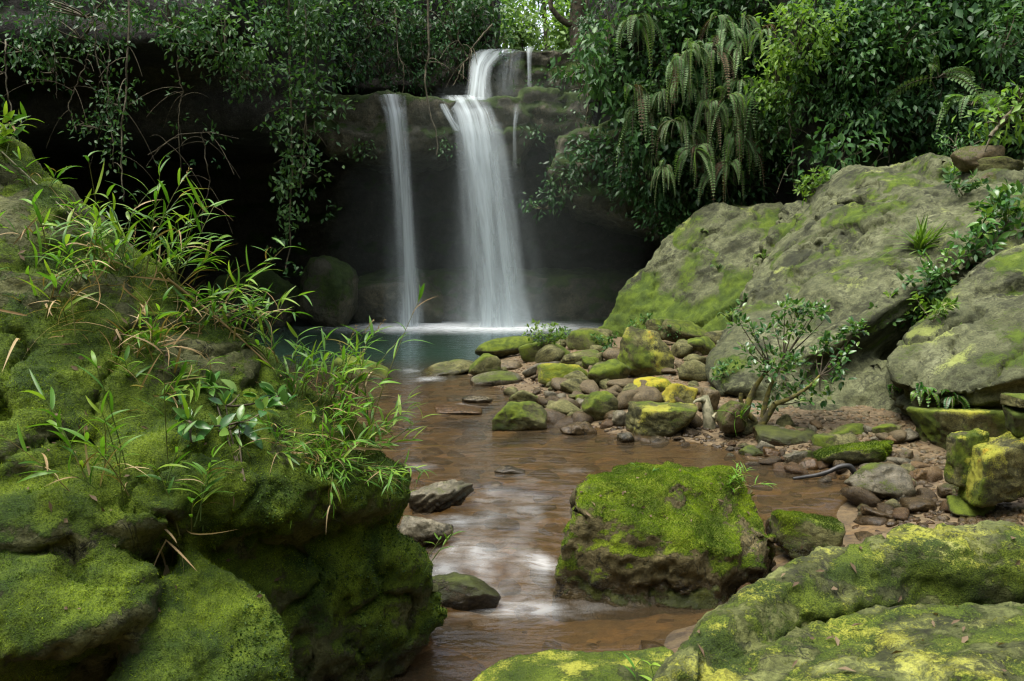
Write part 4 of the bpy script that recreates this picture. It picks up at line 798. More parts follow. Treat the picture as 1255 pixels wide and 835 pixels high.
# ------------------------------------------------ moss shoots on the near stones
def fuzz(label, n, L, W, mat='mossfuzz', thr=.5, seed=1, templ='fuzz', zlim=None, name='moss', front=-.35, dark=False):
    o, V, F, m = ROCKS[label]; rng = rs(seed); tri = np.concatenate([F[:, [0, 1, 2]], F[:, [0, 2, 3]]]) if F.shape[1] == 4 else F
    a, b, c = V[tri[:, 0]], V[tri[:, 1]], V[tri[:, 2]]; cr = np.cross(b - a, c - a); ar = np.linalg.norm(cr, axis=1) / 2; nn = unit(cr); ctr = (a + b + c) / 3; mm = m[tri].mean(1)
    mm = mm + .45 * fbm(ctr * 9, 3, seed + 4); view = (nn * unit(np.array([0, 0, CAMZ]) - ctr)).sum(1); w = ar * np.clip((mm - thr) * 4, 0, 1) * (view > front) * (ctr[:, 2] > .02)
    if zlim: w = w * (ctr[:, 2] > zlim[0]) * (ctr[:, 2] < zlim[1]) * (ctr[:, 0] > -.9)
    i = rng.choice(len(tri), n, p=w / w.sum()); u, v = rng.random(n), rng.random(n); s = u + v > 1; u[s], v[s] = 1 - u[s], 1 - v[s]
    O = a[i] + (b - a)[i] * u[:, None] + (c - a)[i] * v[:, None]; D = unit(nn[i] * .8 + .75 * rdir(rng, n)); lv = Leaves()
    tone = np.clip(.45 + 1.5 * fbm(O * 4, 4, seed + 9) + .2 * rng.normal(size=n), 0, 1)
    lv.add(O - nn[i] * .002, D, unit(nn[i] + .8 * rng.normal(size=(n, 3))), L * rng.uniform(.5, 1.3, n), W * rng.uniform(.7, 1.2, n), .2, tone)
    V2, F2, K = lv.arrays(templ); ob = mesh_obj(name, V2, F2, M[mat], o, attrs={'rnd': K}); tag(ob, kind='stuff'); return ob
bpy.context.view_layer.update()
fuzz(LBL, 170000, .014, .0030, thr=.56, seed=1)
fuzz(LBL, 8000, .010, .008, 'mossdark', .62, 2, 'four', (-1, .95), 'leafy_moss')
fuzz(MRL, 70000, .014, .0038, thr=.52, seed=3)
fuzz(FBL, 45000, .007, .0022, thr=.58, seed=4)
fuzz('low flat rock with a mossy crown at the foot of the lichen boulder', 16000, .008, .0025, thr=.55, seed=5)
fuzz('mossy rock rising between the moss-capped rock and the lichen boulder', 9000, .012, .004, thr=.5, seed=6)
fuzz('narrow mossy block wedged in front of the large square block', 2200, .009, .004, thr=.58, seed=7)
fuzz('long humped rock with a dark mossy front in the middle of the gravel', 6000, .016, .007, thr=.5, seed=8)
fuzz('grooved yellow-green block, largest and lowest of the stepped blocks', 2200, .009, .004, thr=.58, seed=9)

# ------------------------------------------------ bamboo grass on the huge boulder
B = bamboo
B('tall upright bamboo grass clump on the ridge of the huge boulder', 160, 350, 13, .52, (.05, 0, 1), .22, seed=1, straws=16, heads=2)
B('bushy bamboo grass clump spilling over the ridge just below the tallest clump', 212, 345, 16, .40, (.25, 0, 1), .3, seed=2, straws=22)
B('bamboo grass clump leaning out from the ridge into the dark hollow', 258, 385, 11, .38, (.75, 0, .7), .3, seed=3, straws=14)
B('thin bamboo grass sprig at the lower end of the fallen dry cane', 298, 415, 6, .24, (.4, 0, .9), .3, seed=4, straws=6, L=.13)
B('slender three-stemmed bamboo sprig standing against the dark pool', 330, 445, 4, .36, (0, 0, 1), .12, seed=5, L=.13, straws=4)
B('large tangled bamboo grass clump with pale seed heads above the pool', 418, 520, 17, .47, (.16, 0, 1), .2, seed=6, heads=7, straws=26, L=.15, jit=.07)
B('bamboo grass clump with straw-coloured stems behind the glossy broad-leaved sapling', 372, 490, 11, .36, (.1, 0, 1), .32, seed=7, straws=20, L=.14)
B('bamboo grass clump bending over the brown water at the far shoulder of the huge boulder', 455, 545, 12, .30, (.6, 0, .8), .4, seed=8, straws=14, L=.13)
B('drooping fringe of fine grass over the overhang above the dark crevice', 402, 560, 20, .24, (.35, -.6, .35), .5, seed=9, straws=22, L=.11, W=.008, droop=.8, nl=7)
B('short tousled grass beside the fringe over the dark crevice', 352, 550, 13, .20, (0, -.5, .6), .5, seed=10, straws=14, L=.10, W=.008, droop=.6)
B('fine grass cushion at the outer edge of the overhang', 440, 578, 14, .20, (.5, -.4, .5), .5, seed=11, straws=10, L=.09, W=.007, droop=.6)
B('half-dead bamboo grass clump with a tangle of straw at its foot', 62, 398, 10, .36, (.05, -.1, 1), .4, seed=12, straws=46, dead=.3, jit=.08)
B('short bright grass clump on the upper left slope of the huge boulder', 100, 350, 6, .24, (.2, 0, 1), .4, seed=13, L=.13, straws=10)
B('grass sprig growing at the bare upper flank of the huge boulder', 30, 300, 4, .22, (0, 0, 1), .4, seed=14, L=.14, straws=4)
B('straw-covered grass clump in the middle of the boulder slope', 185, 425, 8, .22, (.2, -.3, .8), .5, seed=15, straws=50, dead=.4, jit=.09, L=.12)
B('drooping broad-bladed bamboo plant on the shaded left flank', 132, 600, 6, .38, (-.1, -.2, 1), .25, seed=16, L=.16, W=.012, dead=.25, droop=.3, straws=6)
B('two-stemmed bamboo shoot with drooping blades next to the drooping plant', 165, 590, 4, .42, (.15, -.2, 1), .18, seed=17, L=.16, W=.012, nl=5)
B('upright bamboo shoot with withered brown roots hanging below it', 206, 660, 4, .42, (.12, -.1, 1), .14, seed=18, L=.13, W=.012, nl=5, dead=.15, straws=12)
B('single bamboo shoot rising out of the dark crevice', 245, 640, 3, .34, (.2, -.1, 1), .2, seed=19, L=.15, W=.013, nl=5)
B('small leafy sprig perched on the outermost corner of the huge boulder', 494, 606, 6, .13, (.4, 0, 1), .4, seed=20, L=.065, W=.008, nl=6)
B('tiny grass sprig at the very top of the bare shoulder of the huge boulder', 62, 232, 4, .22, (.35, 0, .8), .3, seed=21, L=.13, W=.008)
B('small sprig on the ridge between the bare shoulder and the tallest clump', 95, 275, 4, .20, (.2, 0, 1), .35, seed=22, L=.11, W=.009, straws=6)
B('dark leafy shoot at the uppermost tip of the huge boulder', -6, 196, 6, .28, (.1, 0, 1), .25, seed=23, L=.11, W=.018, nl=8)
B('thin grass stalk rising from the low brown wedge of rock in the water', 522, 706, 2, .30, (.5, 0, .8), .08, seed=24, L=.11, W=.008, nl=4, dead=0, droop=.1)
B('pale green grass tuft on the right shoulder of the moss-capped rock', 905, 600, 8, .17, (.1, 0, 1), .5, seed=25, L=.09, W=.007, nl=7)
B('three-leaved seedling in front of the low flat rock', 782, 838, 2, .11, (0, 0, 1), .1, seed=26, L=.085, W=.012, nl=3, dead=0, cat='seedling', name='seedling')
B('small seedling on top of the moss-capped rock', 783, 576, 2, .07, (0, 0, 1), .3, seed=27, L=.06, W=.008, nl=3, dead=0, cat='seedling', name='seedling')
B('bamboo grass clump on the slope below the bushy one, mixed with brown straw', 235, 400, 9, .28, (.3, -.2, 1), .4, seed=28, straws=30, L=.14)
B('loose grass between the bare shoulder and the half-dead clump', 120, 320, 6, .26, (.1, 0, 1), .35, seed=29, straws=12, L=.14)
B('grass growing over the slope left of the glossy sapling', 190, 480, 6, .20, (.2, -.3, 1), .5, seed=30, straws=18, L=.13)
B('grass leaning out beside the seed-headed clump', 392, 545, 10, .34, (.35, -.2, 1), .35, seed=31, straws=20, L=.13)
# sapling with glossy oval leaves
b, _ = hit(300, 590); root = empty('broadleaf_sapling', b, 'glossy oval-leaved sapling on the face of the huge boulder', 'sapling'); rng = rs(9); lv = Leaves(); paths = []; cs = []
for px, py, k in [(268, 478, 9), (300, 520, 8), (284, 500, 7), (345, 488, 10), (330, 505, 6), (243, 520, 8), (245, 545, 5), (232, 500, 4), (312, 530, 6), (355, 500, 5), (275, 530, 5), (300, 486, 7)]:
    h_ = hit(px, py)[0]; c = h_ + np.array([0, -.06, .02]); s_ = b if len(cs) < 3 else min(cs, key=lambda q_: np.linalg.norm(q_ - c) + .3 * max(0, q_[2] - c[2])); cs.append(c); paths.append((curve(s_, (s_ + c) / 2 + (0, -.03, -.02), c, 7), .005, .0022)); rosette(lv, c, k, .078, .034, rng, (0, -.5, 1), .15, .02, 1.0)
tubes('branches', paths, M['bark'], root, 5); lv.build('leaves', 'broad', M['gloss'], root)
# dry canes lying on the ridge, the withered leaf
def stick(name, label, pts, mat, r0, r1, cat, lift=.012):
    P = [hit(px, py)[0] + np.array([0, 0, lift]) for px, py in pts]; P = np.array(P); t = np.linspace(0, len(P) - 1, 24); P = np.stack([np.interp(t, np.arange(len(P)), P[:, k]) for k in range(3)], 1)
    for _ in range(6): P[1:-1] = .25 * P[:-2] + .5 * P[1:-1] + .25 * P[2:]
    V, F = tube_arrays([(P, r0, r1)], 6); o = mesh_obj(name, V, F, M[mat], attrs={'rnd': np.full(len(V), .5)}); return tag(o, label, cat)
stick('dry_cane', 'long tan dry cane lying down the ridge toward the slender sprig', [(205, 345), (240, 372), (280, 405), (318, 440), (345, 465)], 'straw', .007, .004, 'cane')
stick('dry_cane', 'thin grey cane lying along the bare shoulder of the huge boulder', [(2, 190), (40, 225), (80, 262), (125, 300), (160, 332)], 'deadwood', .004, .003, 'cane')
lv = Leaves(); q, nn = hit(203, 690); lv.add(q + nn * .02, (0, -.15, -1), nn, .20, .026, .1, .9); tag(lv.build('dead_leaf', 'blade', M['straw'], None, origin=q), 'single pale withered leaf hanging straight down the lower boulder', 'dead leaf')
lv = Leaves(); q, nn = hit(718, 792); lv.add(q + (0, 0, .02), (1, .1, .1), (0, 0, 1), .09, .045, .4, .3); tag(lv.build('dead_leaf', 'broad', M['straw'], None, origin=q), 'curled brown leaf resting on the low flat rock', 'dead leaf')

# ------------------------------------------------ plants among the right-hand rocks
tuft('bright yellow-green grass tuft sprouting high on the layered outcrop', 1128, 306, 90, .45, .010, 31, 'leaf_bright', (0, -.2, 1), .45)
tuft('small thin grass tuft on the crest of the layered outcrop', 1170, 212, 30, .30, .008, 32, 'grass')
tuft('wispy grass at the foot of the small shrub', 905, 512, 26, .22, .005, 33, 'grass')
leafy('small bright bush on the crest where the wedge boulder meets the outcrop', 993, 240, 16, .42, .11, 'leaf_bright', 'four', 34)
for i, (px, py, n, s, l, mt, lab) in enumerate([(1100, 400, 9, .30, .10, 'leaf_mid', 'lowest leafy plant in the cleft above the tilted boulder'), (1132, 372, 10, .34, .10, 'leaf_mid', 'leafy plant in the cleft just above the lowest one'), (1158, 345, 10, .32, .09, 'gloss', 'dark glossy plant midway up the cleft'),
        (1180, 325, 9, .34, .11, 'leaf_mid', 'leafy plant above the dark glossy one in the cleft'), (1205, 302, 8, .36, .14, 'gloss', 'large-leaved plant near the top of the cleft'), (1235, 280, 8, .38, .15, 'gloss', 'large pale-leaved plant at the head of the cleft'), (1142, 395, 8, .28, .08, 'leaf_bright', 'light green plant on the lip of the tilted boulder'),
        (1112, 385, 8, .26, .09, 'leaf_bright', 'yellowish plant under the grass tuft in the cleft'), (1180, 240, 9, .3, .10, 'leaf_mid', 'small plant under the loose rock stack'), (1215, 262, 8, .3, .10, 'leaf_mid', 'plant in the gap below the pale square rock')]):
    leafy(lab, px, py, n, s, l, mt, 'broad', 40 + i)
for i, (px, py, l, lab) in enumerate([(1095, 478, .45, 'dark fern clump hanging in the shaded hollow under the tilted boulder'), (1130, 482, .42, 'dark fern spreading sideways under the lip of the tilted boulder'), (1165, 488, .36, 'small dark fern at the inner end of the shaded hollow')]):
    fern(lab, px, py, None, 11, l, 'gloss', 60 + i, (.1, -.8, .6), .5, .6, pairs=12)
for i, (px, py, l, mt, lab) in enumerate([(895, 395, .5, 'fern', 'pale fern between the wedge boulder and the outcrop'), (912, 372, .4, 'leaf_mid', 'green fern above the pale one between the boulders'), (935, 318, .45, 'leaf_bright', 'bright sprig in the notch beside the wedge boulder'), (880, 330, .3, 'leaf_mid', 'tiny fern on the face of the wedge boulder'), (860, 285, .25, 'leaf_bright', 'tiny plant near the top of the wedge boulder'), (778, 335, .25, 'leaf_mid', 'tiny plant on the left edge of the wedge boulder')]):
    fern(lab, px, py, None, 9, l, mt, 70 + i, (0, -.4, .9), .5, .7, pairs=14)
for i, (px, py, n, s, l, mt, lab) in enumerate([(668, 425, 22, .34, .07, 'leaf_bright', 'bright leafy creeper draped over the low boulder'), (690, 420, 16, .26, .07, 'leaf_mid', 'darker creeper at the right end of the low boulder'), (742, 425, 9, .22, .07, 'leaf_mid', 'small leafy plant at the tip of the pointed slab'), (738, 442, 8, .20, .06, 'leaf_mid', 'small plant between the round stone and the pointed slab'), (783, 402, 9, .26, .08, 'leaf_mid', 'pale bushy weed at the foot of the wedge boulder'), (818, 414, 7, .2, .06, 'leaf_mid', 'weed between the pointed slab and the rounded boulder'), (887, 462, 7, .18, .06, 'leaf_mid', 'little plant on the rock face behind the stump')]):
    leafy(lab, px, py, n, s, l, mt, 'broad', 80 + i)

# shrub on the shore
b = on_ground(915, 533); Y0 = b[1]; root = empty('small_shrub', b, 'small glossy-leaved shrub with a mossy twisted trunk on the gravel bank', 'shrub'); rng = rs(77); lv = Leaves()
fork = [at(925, 505, Y0), at(935, 485, Y0 + .05), at(948, 492, Y0 - .1)]
tr_ = [(curve(b + (-.12, 0, -.05), at(912, 520, Y0), at(918, 490, Y0), 8), .05, .03), (curve(b + (.05, .02, -.05), at(935, 520, Y0), at(950, 495, Y0 - .08), 8), .045, .026), (curve(at(950, 495, Y0 - .08), at(985, 485, Y0 - .15), at(1005, 460, Y0 - .15), 8), .024, .010), (curve(at(918, 492, Y0), at(925, 470, Y0), at(945, 450, Y0), 8), .030, .014), (curve(at(925, 515, Y0), at(905, 500, Y0 - .05), at(908, 482, Y0 - .05), 6), .028, .018), (curve(at(935, 512, Y0), at(938, 480, Y0), at(960, 440, Y0 + .1), 8), .028, .012)]
tubes('trunk', tr_, M['mossbark'], root, 7); paths = []; forks = []
for px, py, k, dy in [(905, 393, 16, .1), (922, 402, 14, .05), (935, 412, 14, 0), (948, 392, 14, .2), (962, 372, 18, .2), (976, 384, 22, .1), (990, 392, 22, .1), (1003, 378, 18, .1), (1016, 386, 12, .2), (965, 400, 18, .1), (918, 432, 14, -.1), (940, 438, 22, 0), (955, 450, 22, -.1), (972, 436, 20, 0), (930, 455, 14, 0), (985, 446, 12, .1), (1010, 418, 14, -.1), (1026, 424, 18, -.1), (1042, 412, 18, -.1), (1050, 404, 12, -.1), (1000, 440, 10, -.1), (1030, 452, 12, -.2), (1022, 470, 14, -.2), (1005, 480, 14, -.15), (985, 490, 14, -.1), (966, 484, 14, 0), (950, 478, 12, .1), (940, 500, 10, .1), (990, 465, 10, .1), (1035, 438, 8, -.2)]:
    c = at(px, py, Y0 + dy); s = [at(945, 450, Y0), at(960, 440, Y0 + .1), at(1005, 460, Y0 - .15), at(950, 495, Y0 - .08)]; s = min(s, key=lambda q: np.linalg.norm(q - c)); paths.append((curve(s, (s + c) / 2 + (0, 0, -.04), c, 6), .008, .003)); forks.append(tuple(s))
    for j in range(4): rosette(lv, c + rng.normal(size=3) * .045, int(k * .62), .075, .032, rng, (0, -.2, 1), .15, .05, 1.)
for f_ in dict.fromkeys(forks): tubes('branch', [p_ for p_, g_ in zip(paths, forks) if g_ == f_], M['bark'], root, 5)
lv.build('foliage', 'broad', M['gloss'], root)
# stump and wet root
b = on_ground(873, 528); root = empty('dead_stump', b, 'pale gnarled dead stump leaning beside the yellow lichen rock', 'stump')
V, F = tube_arrays([(curve(b + (0, .06, -.06), at(868, 505, b[1]), at(864, 486, b[1] + .1), 9), [.07, .066, .06, .062, .058, .05, .046, .04, .026], 0) if 0 else (curve(b + (0, .06, -.06), at(868, 505, b[1]), at(864, 486, b[1] + .1), 9), .07, .035), (curve(at(865, 492, b[1] + .08), at(856, 488, b[1]), at(850, 494, b[1]), 6), .03, .012), (curve(at(874, 512, b[1]), at(888, 500, b[1]), at(892, 515, b[1] - .05), 8), .026, .010)], 9)
V = V + vnormals(V, F) * (.016 * fbm(V * 14, 4, 3))[:, None]; mesh_obj('trunk', V, F, M['deadwood'], root)
yb = on_ground(1010, 586)[1] - .12; P = [at(px, py, yb) for px, py in [(972, 587), (990, 584), (1008, 582), (1022, 575), (1036, 569), (1046, 573), (1052, 590)]]; t_ = np.linspace(0, 6, 26); P = np.stack([np.interp(t_, np.arange(7), np.array(P)[:, k]) for k in range(3)], 1)
for _ in range(8): P[1:-1] = .25 * P[:-2] + .5 * P[1:-1] + .25 * P[2:]
V, F = tube_arrays([(P, .012, .026)], 10); V = V + vnormals(V, F) * (.010 * fbm(V * 22, 3, 4))[:, None]; tag(mesh_obj('driftwood', V, F, M['wetwood']), 'wet black branch lying curved at the stream edge', 'branch')
# leaf litter on the bank
rng = rs(8); lv = Leaves()
for i in range(500):
    q = on_ground(rng.uniform(870, 1140), rng.uniform(515, 600)) if i % 3 else on_ground(rng.uniform(660, 900), rng.uniform(470, 555))
    if q[2] > 0: lv.add(q + (0, 0, .012), unit(rng.normal(size=3) * (1, 1, .2)), unit(np.array([0, 0, 1]) + .3 * rng.normal(size=3)), rng.uniform(.02, .07), .02, .3)
for i in range(150):
    h_ = hit(*((rng.uniform(20, 430), rng.uniform(300, 760)) if i % 2 else ((rng.uniform(840, 1250), rng.uniform(650, 830)) if i % 4 else (rng.uniform(700, 930), rng.uniform(575, 640)))))
    if h_ is not None and h_[1][2] > .25: lv.add(h_[0] + h_[1] * .012, unit(np.cross(h_[1], rng.normal(size=3))), unit(h_[1] + .3 * rng.normal(size=3)), rng.uniform(.012, .045), rng.uniform(.006, .018), .3)
tag(lv.build('leaf_litter', 'four', M['deadfern'], None, origin=(0, 0, 0)), kind='stuff')
# ============================================================ cliff vegetation
rng = rs(404)
GR = 'leafy shrubs cloaking the cliff beside the falls'; LR = 'dark green leafy shrub growing out of the fern-hung cliff to the right of the falls'
ser = 0
for gy in np.arange(-30, 290, 34):
    for gx in np.arange(750, 1290, 42):
        px, py = gx + rng.uniform(-18, 18), gy + rng.uniform(-14, 14)
        bottom = np.interp(px, [740, 780, 850, 900, 960, 1000, 1100, 1180, 1290], [120, 230, 285, 250, 235, 190, 180, 190, 190])
        if py > bottom or (px < 765 and py < 20) or (py > 130 and 920 < px < 1180 and rng.random() < .45): continue
        Y = (15.9 if px < 975 else 14.4) + rng.uniform(-.35, .25); ser += 1
        mt = 'leaf_dark' if rng.random() < .42 else 'leaf_mid'
        bush(LR, px, py, Y, rng.uniform(26, 42), rng.uniform(24, 40), int(rng.uniform(260, 420)), rng.choice([.09, .11, .14, .17, .22]), mt, 500 + ser, group=GR, droop=rng.uniform(.2, .9), wr=rng.uniform(.3, .5))
for i, (px, py, Y, rx, ry, n, L, mt, lab) in enumerate([
    (985, 40, 13.9, 52, 34, 620, .15, 'leaf_bright', 'bright yellow-green shrub, the lightest on the right-hand cliff'), (955, 95, 14.6, 36, 40, 420, .15, 'leaf_bright', 'light green shrub hanging below the lightest one'), (1050, 60, 13.9, 50, 40, 520, .15, 'leaf_mid', 'full mid-green shrub beside the lightest one on the cliff'),
    (1110, 40, 13.8, 46, 36, 460, .16, 'leaf_mid', 'mid-green shrub spreading at the top of the cliff beyond the lightest one'), (945, 165, 15.2, 26, 18, 160, .17, 'leaf_mid', 'sparse sprig of pale leaves below the light green shrub'), (1035, 185, 13.8, 40, 22, 220, .20, 'leaf_mid', 'low shrub with long narrow leaves just above the outcrop crest'),
    (1235, 40, 11.8, 30, 40, 260, .14, 'leaf_mid', 'shrub with hanging sprays of leaves nearest the outcrop at the gorge side'), (1180, 175, 12.6, 36, 22, 360, .08, 'leaf_mid', 'fine-leaved green bush behind the loose rock stack'), (1235, 140, 10.8, 26, 26, 220, .15, 'leaf_bright', 'bright broad-leaved plant on the earth slope over the loose rock stack'),
    (735, 185, 16.6, 40, 24, 420, .17, 'leaf_dark', 'dark big-leaved shrub hanging over the mossy ledge right of the main fall'), (790, 215, 16.3, 46, 34, 560, .16, 'leaf_dark', 'dark big-leaved shrub hanging in front of the lower cave'), (690, 225, 16.8, 30, 28, 260, .15, 'leaf_dark', 'dark low plant on the wet rock right of the main fall'),
    (825, 262, 15.9, 36, 26, 360, .14, 'leaf_mid', 'pale mid-green plant drooping towards the wedge boulder'), (668, 250, 17.0, 18, 12, 80, .13, 'leaf_dark', 'small tuft of leaves at the bottom of the wet rock'), (760, 90, 16.4, 30, 46, 360, .15, 'leaf_dark', 'dark shrub with hanging strands at the corner by the upper ledge'), (735, 30, 17.0, 32, 34, 320, .15, 'leaf_dark', 'dark shrub over the gnarled trunk at the lip of the falls')]):
    bush(lab, px, py, Y, rx, ry, n, L, mt, 700 + i)
FG = 'ferns hanging down the cliff'
FP = [(rng.uniform(775, 935), rng.uniform(15, 215)) for _ in range(36)]
for i, (px, py) in enumerate(sorted(FP, key=lambda q: q[1])):
    Y = 15.15 + (.5 if px < 805 else 0) + rng.uniform(-.2, .2); n = int(rng.integers(6, 12)); L = rng.uniform(.55, 1.1); dead = int(rng.integers(0, 3))
    fern('long drooping fern with pale green and brown fronds on the right-hand cliff', px, py, Y, n, L, 'fern', 800 + i, (rng.normal() * .3, -.75, .2), 1.1, .75, group=FG, dead=dead, pairs=26)
for i, (px, py, Y, L, lab) in enumerate([(1150, 95, 13.6, 1.5, 'grey-green fern spreading wide high above the loose rock stack'), (1190, 130, 13.0, 1.2, 'fern low on the dark cliff above the loose rock stack'), (1030, 215, 13.4, .9, 'small fern peeping over the outcrop crest')]):
    fern(lab, px, py, Y, 9, L, 'fern', 830 + i, (0, -.5, .7), .7, .9)
# upper left
for i, (px, py, Y, rx, ry, n, L, mt, lab) in enumerate([
    (270, 40, 13.0, 62, 44, 820, .13, 'leaf_mid', 'thick green shrub hanging from the top of the left overhang'), (205, 15, 13.2, 56, 34, 520, .12, 'leaf_dark', 'dark shrub left of the thick green one on the overhang'), (300, 85, 13.4, 36, 26, 300, .12, 'leaf_mid', 'drooping branch of leaves under the thick green shrub'), (330, 10, 14.4, 40, 30, 380, .12, 'leaf_mid', 'shrub at the top between the thick green one and the vine curtain'),
    (385, 25, 14.6, 36, 40, 460, .13, 'leaf_mid', 'shrub crowning the leafy vine curtain'), (145, 120, 13.2, 26, 18, 150, .11, 'leaf_dark', 'small dark plant clinging to the hanging vines'), (115, 150, 13.2, 20, 14, 90, .11, 'leaf_dark', 'small dark plant lower on the hanging vines'), (90, 25, 13.4, 60, 36, 380, .12, 'leaf_dark', 'dark shrub in the gloom at the top of the overhang'), (20, 40, 13.0, 40, 40, 260, .12, 'leaf_dark', 'dark shrub at the outer end of the overhang'), (60, 75, 13.6, 30, 24, 140, .12, 'leaf_dark', 'thin dark plant under the gloomy shrub'),
    (450, 15, 17.2, 44, 34, 460, .14, 'leaf_mid', 'green bush above the slim left waterfall'), (500, 30, 19.6, 40, 40, 360, .15, 'leaf_dark', 'dark bush in the back corner between the two falls'), (545, 15, 19.6, 42, 34, 420, .15, 'leaf_dark', 'dark bush to the left of the bright gap'), (590, 10, 19.8, 30, 34, 320, .15, 'leaf_mid', 'bush edging the bright gap over the main fall'), (560, 75, 19.9, 32, 20, 220, .13, 'leaf_dark', 'low bush in the shade left of the upper cascade'), (470, 85, 19.6, 40, 22, 240, .13, 'leaf_dark', 'low bush in the shade over the slim left waterfall'), (430, 70, 17.2, 22, 30, 200, .13, 'leaf_dark', 'bush in the shade above the dark flat ledge'),
    (442, 180, 17.1, 12, 9, 60, .12, 'leaf_mid', 'small bright fern-like weed on the ledge beside the slim left waterfall'), (545, 182, 17.5, 10, 8, 40, .11, 'leaf_dark', 'small dark weed under the ledge between the falls'), (95, 5, 12.6, 70, 20, 300, .12, 'leaf_dark', 'low dark foliage along the brow of the overhang')]):
    bush(lab, px, py, Y, rx, ry, n, L, mt, 900 + i)
for i, (px, py, Y, rx, ry, n) in enumerate([(400, 15, 19.4, 34, 34, 330), (440, 45, 19.3, 36, 30, 330), (480, 15, 19.2, 34, 34, 330), (520, 60, 19.5, 34, 28, 300), (555, 40, 19.3, 30, 34, 300), (600, 50, 19.5, 24, 34, 260), (505, 95, 19.6, 34, 14, 160), (420, 85, 19.6, 30, 18, 160), (590, 90, 19.6, 14, 18, 90), (460, 65, 19.3, 30, 24, 200), (580, 5, 19.2, 26, 26, 260), (385, 60, 19.3, 30, 34, 260)]):
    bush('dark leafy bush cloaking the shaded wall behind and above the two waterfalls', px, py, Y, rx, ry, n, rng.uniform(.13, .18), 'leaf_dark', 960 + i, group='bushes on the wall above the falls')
for i, (px, py, Y, rx, ry, n) in enumerate([(660, 110, 18.9, 22, 8, 70), (700, 85, 19.0, 22, 14, 110), (705, 140, 17.8, 18, 10, 60), (655, 165, 17.9, 10, 8, 40), (715, 100, 18.6, 20, 18, 110)]):
    bush('small dark plant rooted in the wet rock steps right of the upper cascade', px, py, Y, rx, ry, n, .13, 'leaf_dark', 980 + i, group='plants on the wet rock steps')
vine('leafy vine curtain hanging almost to the ground from the left overhang', [(352, -30), (354, 120), (356, 215), (352, 330)], 14.3, .022, 420, .13, 'leaf_mid', 1, spread=.13)
vine('full leafy vine beside the longest curtain', [(378, -30), (374, 60), (376, 130), (368, 235)], 14.2, .014, 800, .14, 'leaf_mid', 2, spread=.28)
vine('pale leafy vine at the inner edge of the curtain', [(395, -30), (392, 60), (386, 160)], 14.4, .012, 460, .14, 'leaf_mid', 3, spread=.25)
vine('tangled dry root hanging at the end of the curtain', [(372, 120), (380, 190), (362, 225)], 14.4, .012, 40, .08, 'leaf_dark', 4, twigs=8)
for i, (pts, Y, r, nl, tw, lab) in enumerate([
    ([(155, -30), (155, 90), (152, 170), (156, 245)], 13.0, .018, 120, 10, 'thick leafy vine hanging before the darkest part of the overhang'), ([(132, 40), (133, 130), (134, 205)], 13.0, .010, 120, 3, 'thin beaded vine with round leaves next to the thick one'), ([(118, -30), (122, 90), (124, 120)], 13.2, .014, 40, 6, 'straight vine above the small dark plants'), ([(62, -30), (66, 60), (74, 120)], 13.2, .010, 0, 5, 'bare vine in the gloom of the overhang'), ([(5, 50), (10, 120), (20, 175)], 12.4, .014, 20, 2, 'bare stem at the outer end of the overhang'),
    ([(218, 60), (222, 110), (212, 140), (216, 210)], 13.2, .012, 20, 9, 'crooked root dangling under the thick green shrub'), ([(252, 160), (254, 220), (250, 285)], 13.4, .010, 14, 7, 'thin dangling root before the black cave'), ([(180, 190), (215, 165), (262, 162), (298, 170)], 13.2, .010, 40, 3, 'arching twig with a few bright leaves across the black cave'), ([(95, 160), (85, 130), (100, 90), (110, 60)], 13.2, .012, 0, 6, 'bare crooked branch under the overhang'),
    ([(525, -30), (526, 60), (530, 100), (540, 190)], 17.3, .028, 0, 4, 'pale vine stem running past the ledge between the falls'), ([(482, -30), (480, 60), (486, 115)], 18.6, .022, 20, 3, 'vine stem standing behind the slim left waterfall'), ([(604, 30), (575, 60), (562, 80), (556, 105)], 18.9, .024, 0, 5, 'bare leaning branch left of the upper cascade'), ([(548, 0), (562, 45), (572, 70), (566, 100)], 19.0, .020, 0, 4, 'bare crooked stem behind the leaning branch'), ([(604, -20), (606, 50), (606, 60)], 19.4, .020, 10, 2, 'thin sapling stem at the edge of the bright gap'),
    ([(716, -20), (719, 60), (720, 130), (714, 165)], 17.6, .034, 30, 6, 'pale twisted liana right of the trickle'), ([(745, -20), (752, 60), (760, 150)], 16.4, .016, 140, 4, 'leafy strand hanging by the corner of the right cliff'), ([(850, 170), (862, 205), (868, 240)], 15.2, .012, 60, 3, 'leafy strand trailing from the ferns'), ([(968, 110), (972, 180), (975, 232)], 14.6, .012, 160, 3, 'round-leaved strand hanging between shrubs on the right cliff'), ([(1212, 168), (1235, 130), (1262, 105)], 10.6, .03, 0, 3, 'bent bare root on the earth slope over the loose rock stack'), ([(1070, 90), (1085, 150), (1090, 200)], 14.0, .014, 60, 6, 'bare liana in front of the dark middle of the right cliff')]):
    vine(lab, pts, Y, r, nl, .11, 'leaf_mid' if i in (0, 7, 17) else 'leaf_dark', 20 + i, twigs=tw)
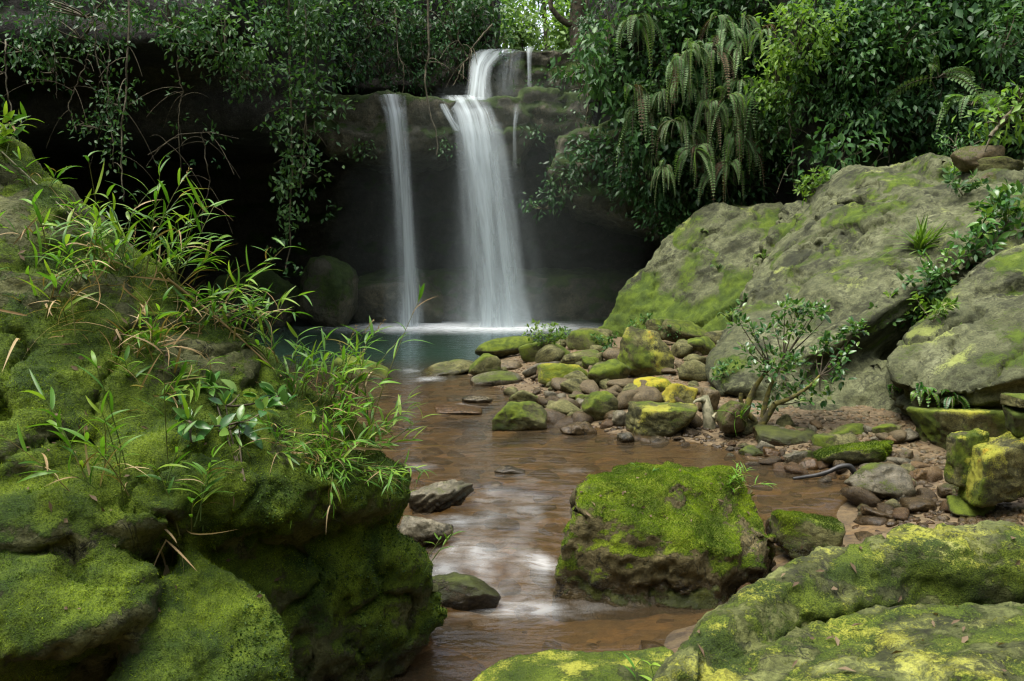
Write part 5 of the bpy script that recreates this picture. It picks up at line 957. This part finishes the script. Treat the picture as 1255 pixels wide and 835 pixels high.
# gnarled tree at the lip and the sunlit wood beyond the gap
b = at(716, 58, 20.4); root = empty('gnarled_tree', b, 'dark gnarled tree leaning over the bright gap at the lip of the falls', 'tree')
tubes('trunk', [(curve(b + (0, 0, -.4), at(700, 30, 20.4), at(716, -40, 20.4), 9), .26, .16), (curve(at(706, 30, 20.4), at(690, 32, 20.3), at(676, 10, 20.2), 8), .10, .06), (curve(at(676, 12, 20.2), at(672, 0, 20.2), at(680, -30, 20.2), 6), .06, .05), (curve(b + (0, 0, -.3), at(735, 40, 20.4), at(740, -30, 20.2), 8), .2, .14)], M['bark'], root, 8)
lv = Leaves()
for px, py in [(700, -30), (720, -20), (740, -10), (760, 10), (748, 40), (680, -40)]: 
    for k in range(10): rosette(lv, at(px, py, 20.2) + rng.normal(size=3) * .4, 14, .16, .07, rng, (0, 0, 1), .3, .2, 1.2)
lv.build('crown', 'four', M['leaf_dark'], root)
def tree(label, px, py, Y, rx, ry, n, L, mat, seed, group=None):
    r_ = bush(label, px, py, Y, rx, ry, n, L, mat, seed, 'tree', 'forest_tree', group, .8, .45, .2, per=16, hollow=.15); f = [c for c in r_.children if c.name.startswith('foliage')][0]; f.name = 'crown'
    c = at(px, py, Y); zg = ground_z(c[0], c[1]); base = np.array([c[0] + .2, c[1] + .3, min(zg - .2, c[2] - 1)]); tubes('trunk', [(curve(base, (base + c) / 2 + (.2, 0, 0), c, 8), .16, .07)], M['bark'], r_, 7); return r_
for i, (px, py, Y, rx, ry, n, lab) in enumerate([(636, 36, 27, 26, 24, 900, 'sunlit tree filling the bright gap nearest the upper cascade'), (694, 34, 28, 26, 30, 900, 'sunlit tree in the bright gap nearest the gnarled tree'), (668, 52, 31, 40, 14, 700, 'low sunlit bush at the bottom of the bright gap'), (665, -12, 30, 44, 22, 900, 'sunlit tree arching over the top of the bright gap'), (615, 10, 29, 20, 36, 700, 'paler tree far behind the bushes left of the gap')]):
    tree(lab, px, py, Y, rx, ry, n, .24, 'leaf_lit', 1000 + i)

# spray hanging round the falls
V, F = ico(4); V = V * (1 + .12 * fbm(V * 2, 3, 9))[:, None] * (3.9, 2.4, 3.9) + (-.2, 17.6, 1.6); V[:, 2] = np.maximum(V[:, 2], -.6)
T = NT('spray'); pv = T.n('VolumePrincipled'); pv.inputs['Color'].default_value = (.84, .95, .91, 1); pv.inputs['Density'].default_value = .016; pv.inputs['Anisotropy'].default_value = .3
T.t.links.new(pv.outputs[0], T.out.inputs['Volume']); M['spray'] = T.m
tag(mesh_obj('mist', V, F, M['spray'], origin=(0, 0, 0)), kind='stuff')
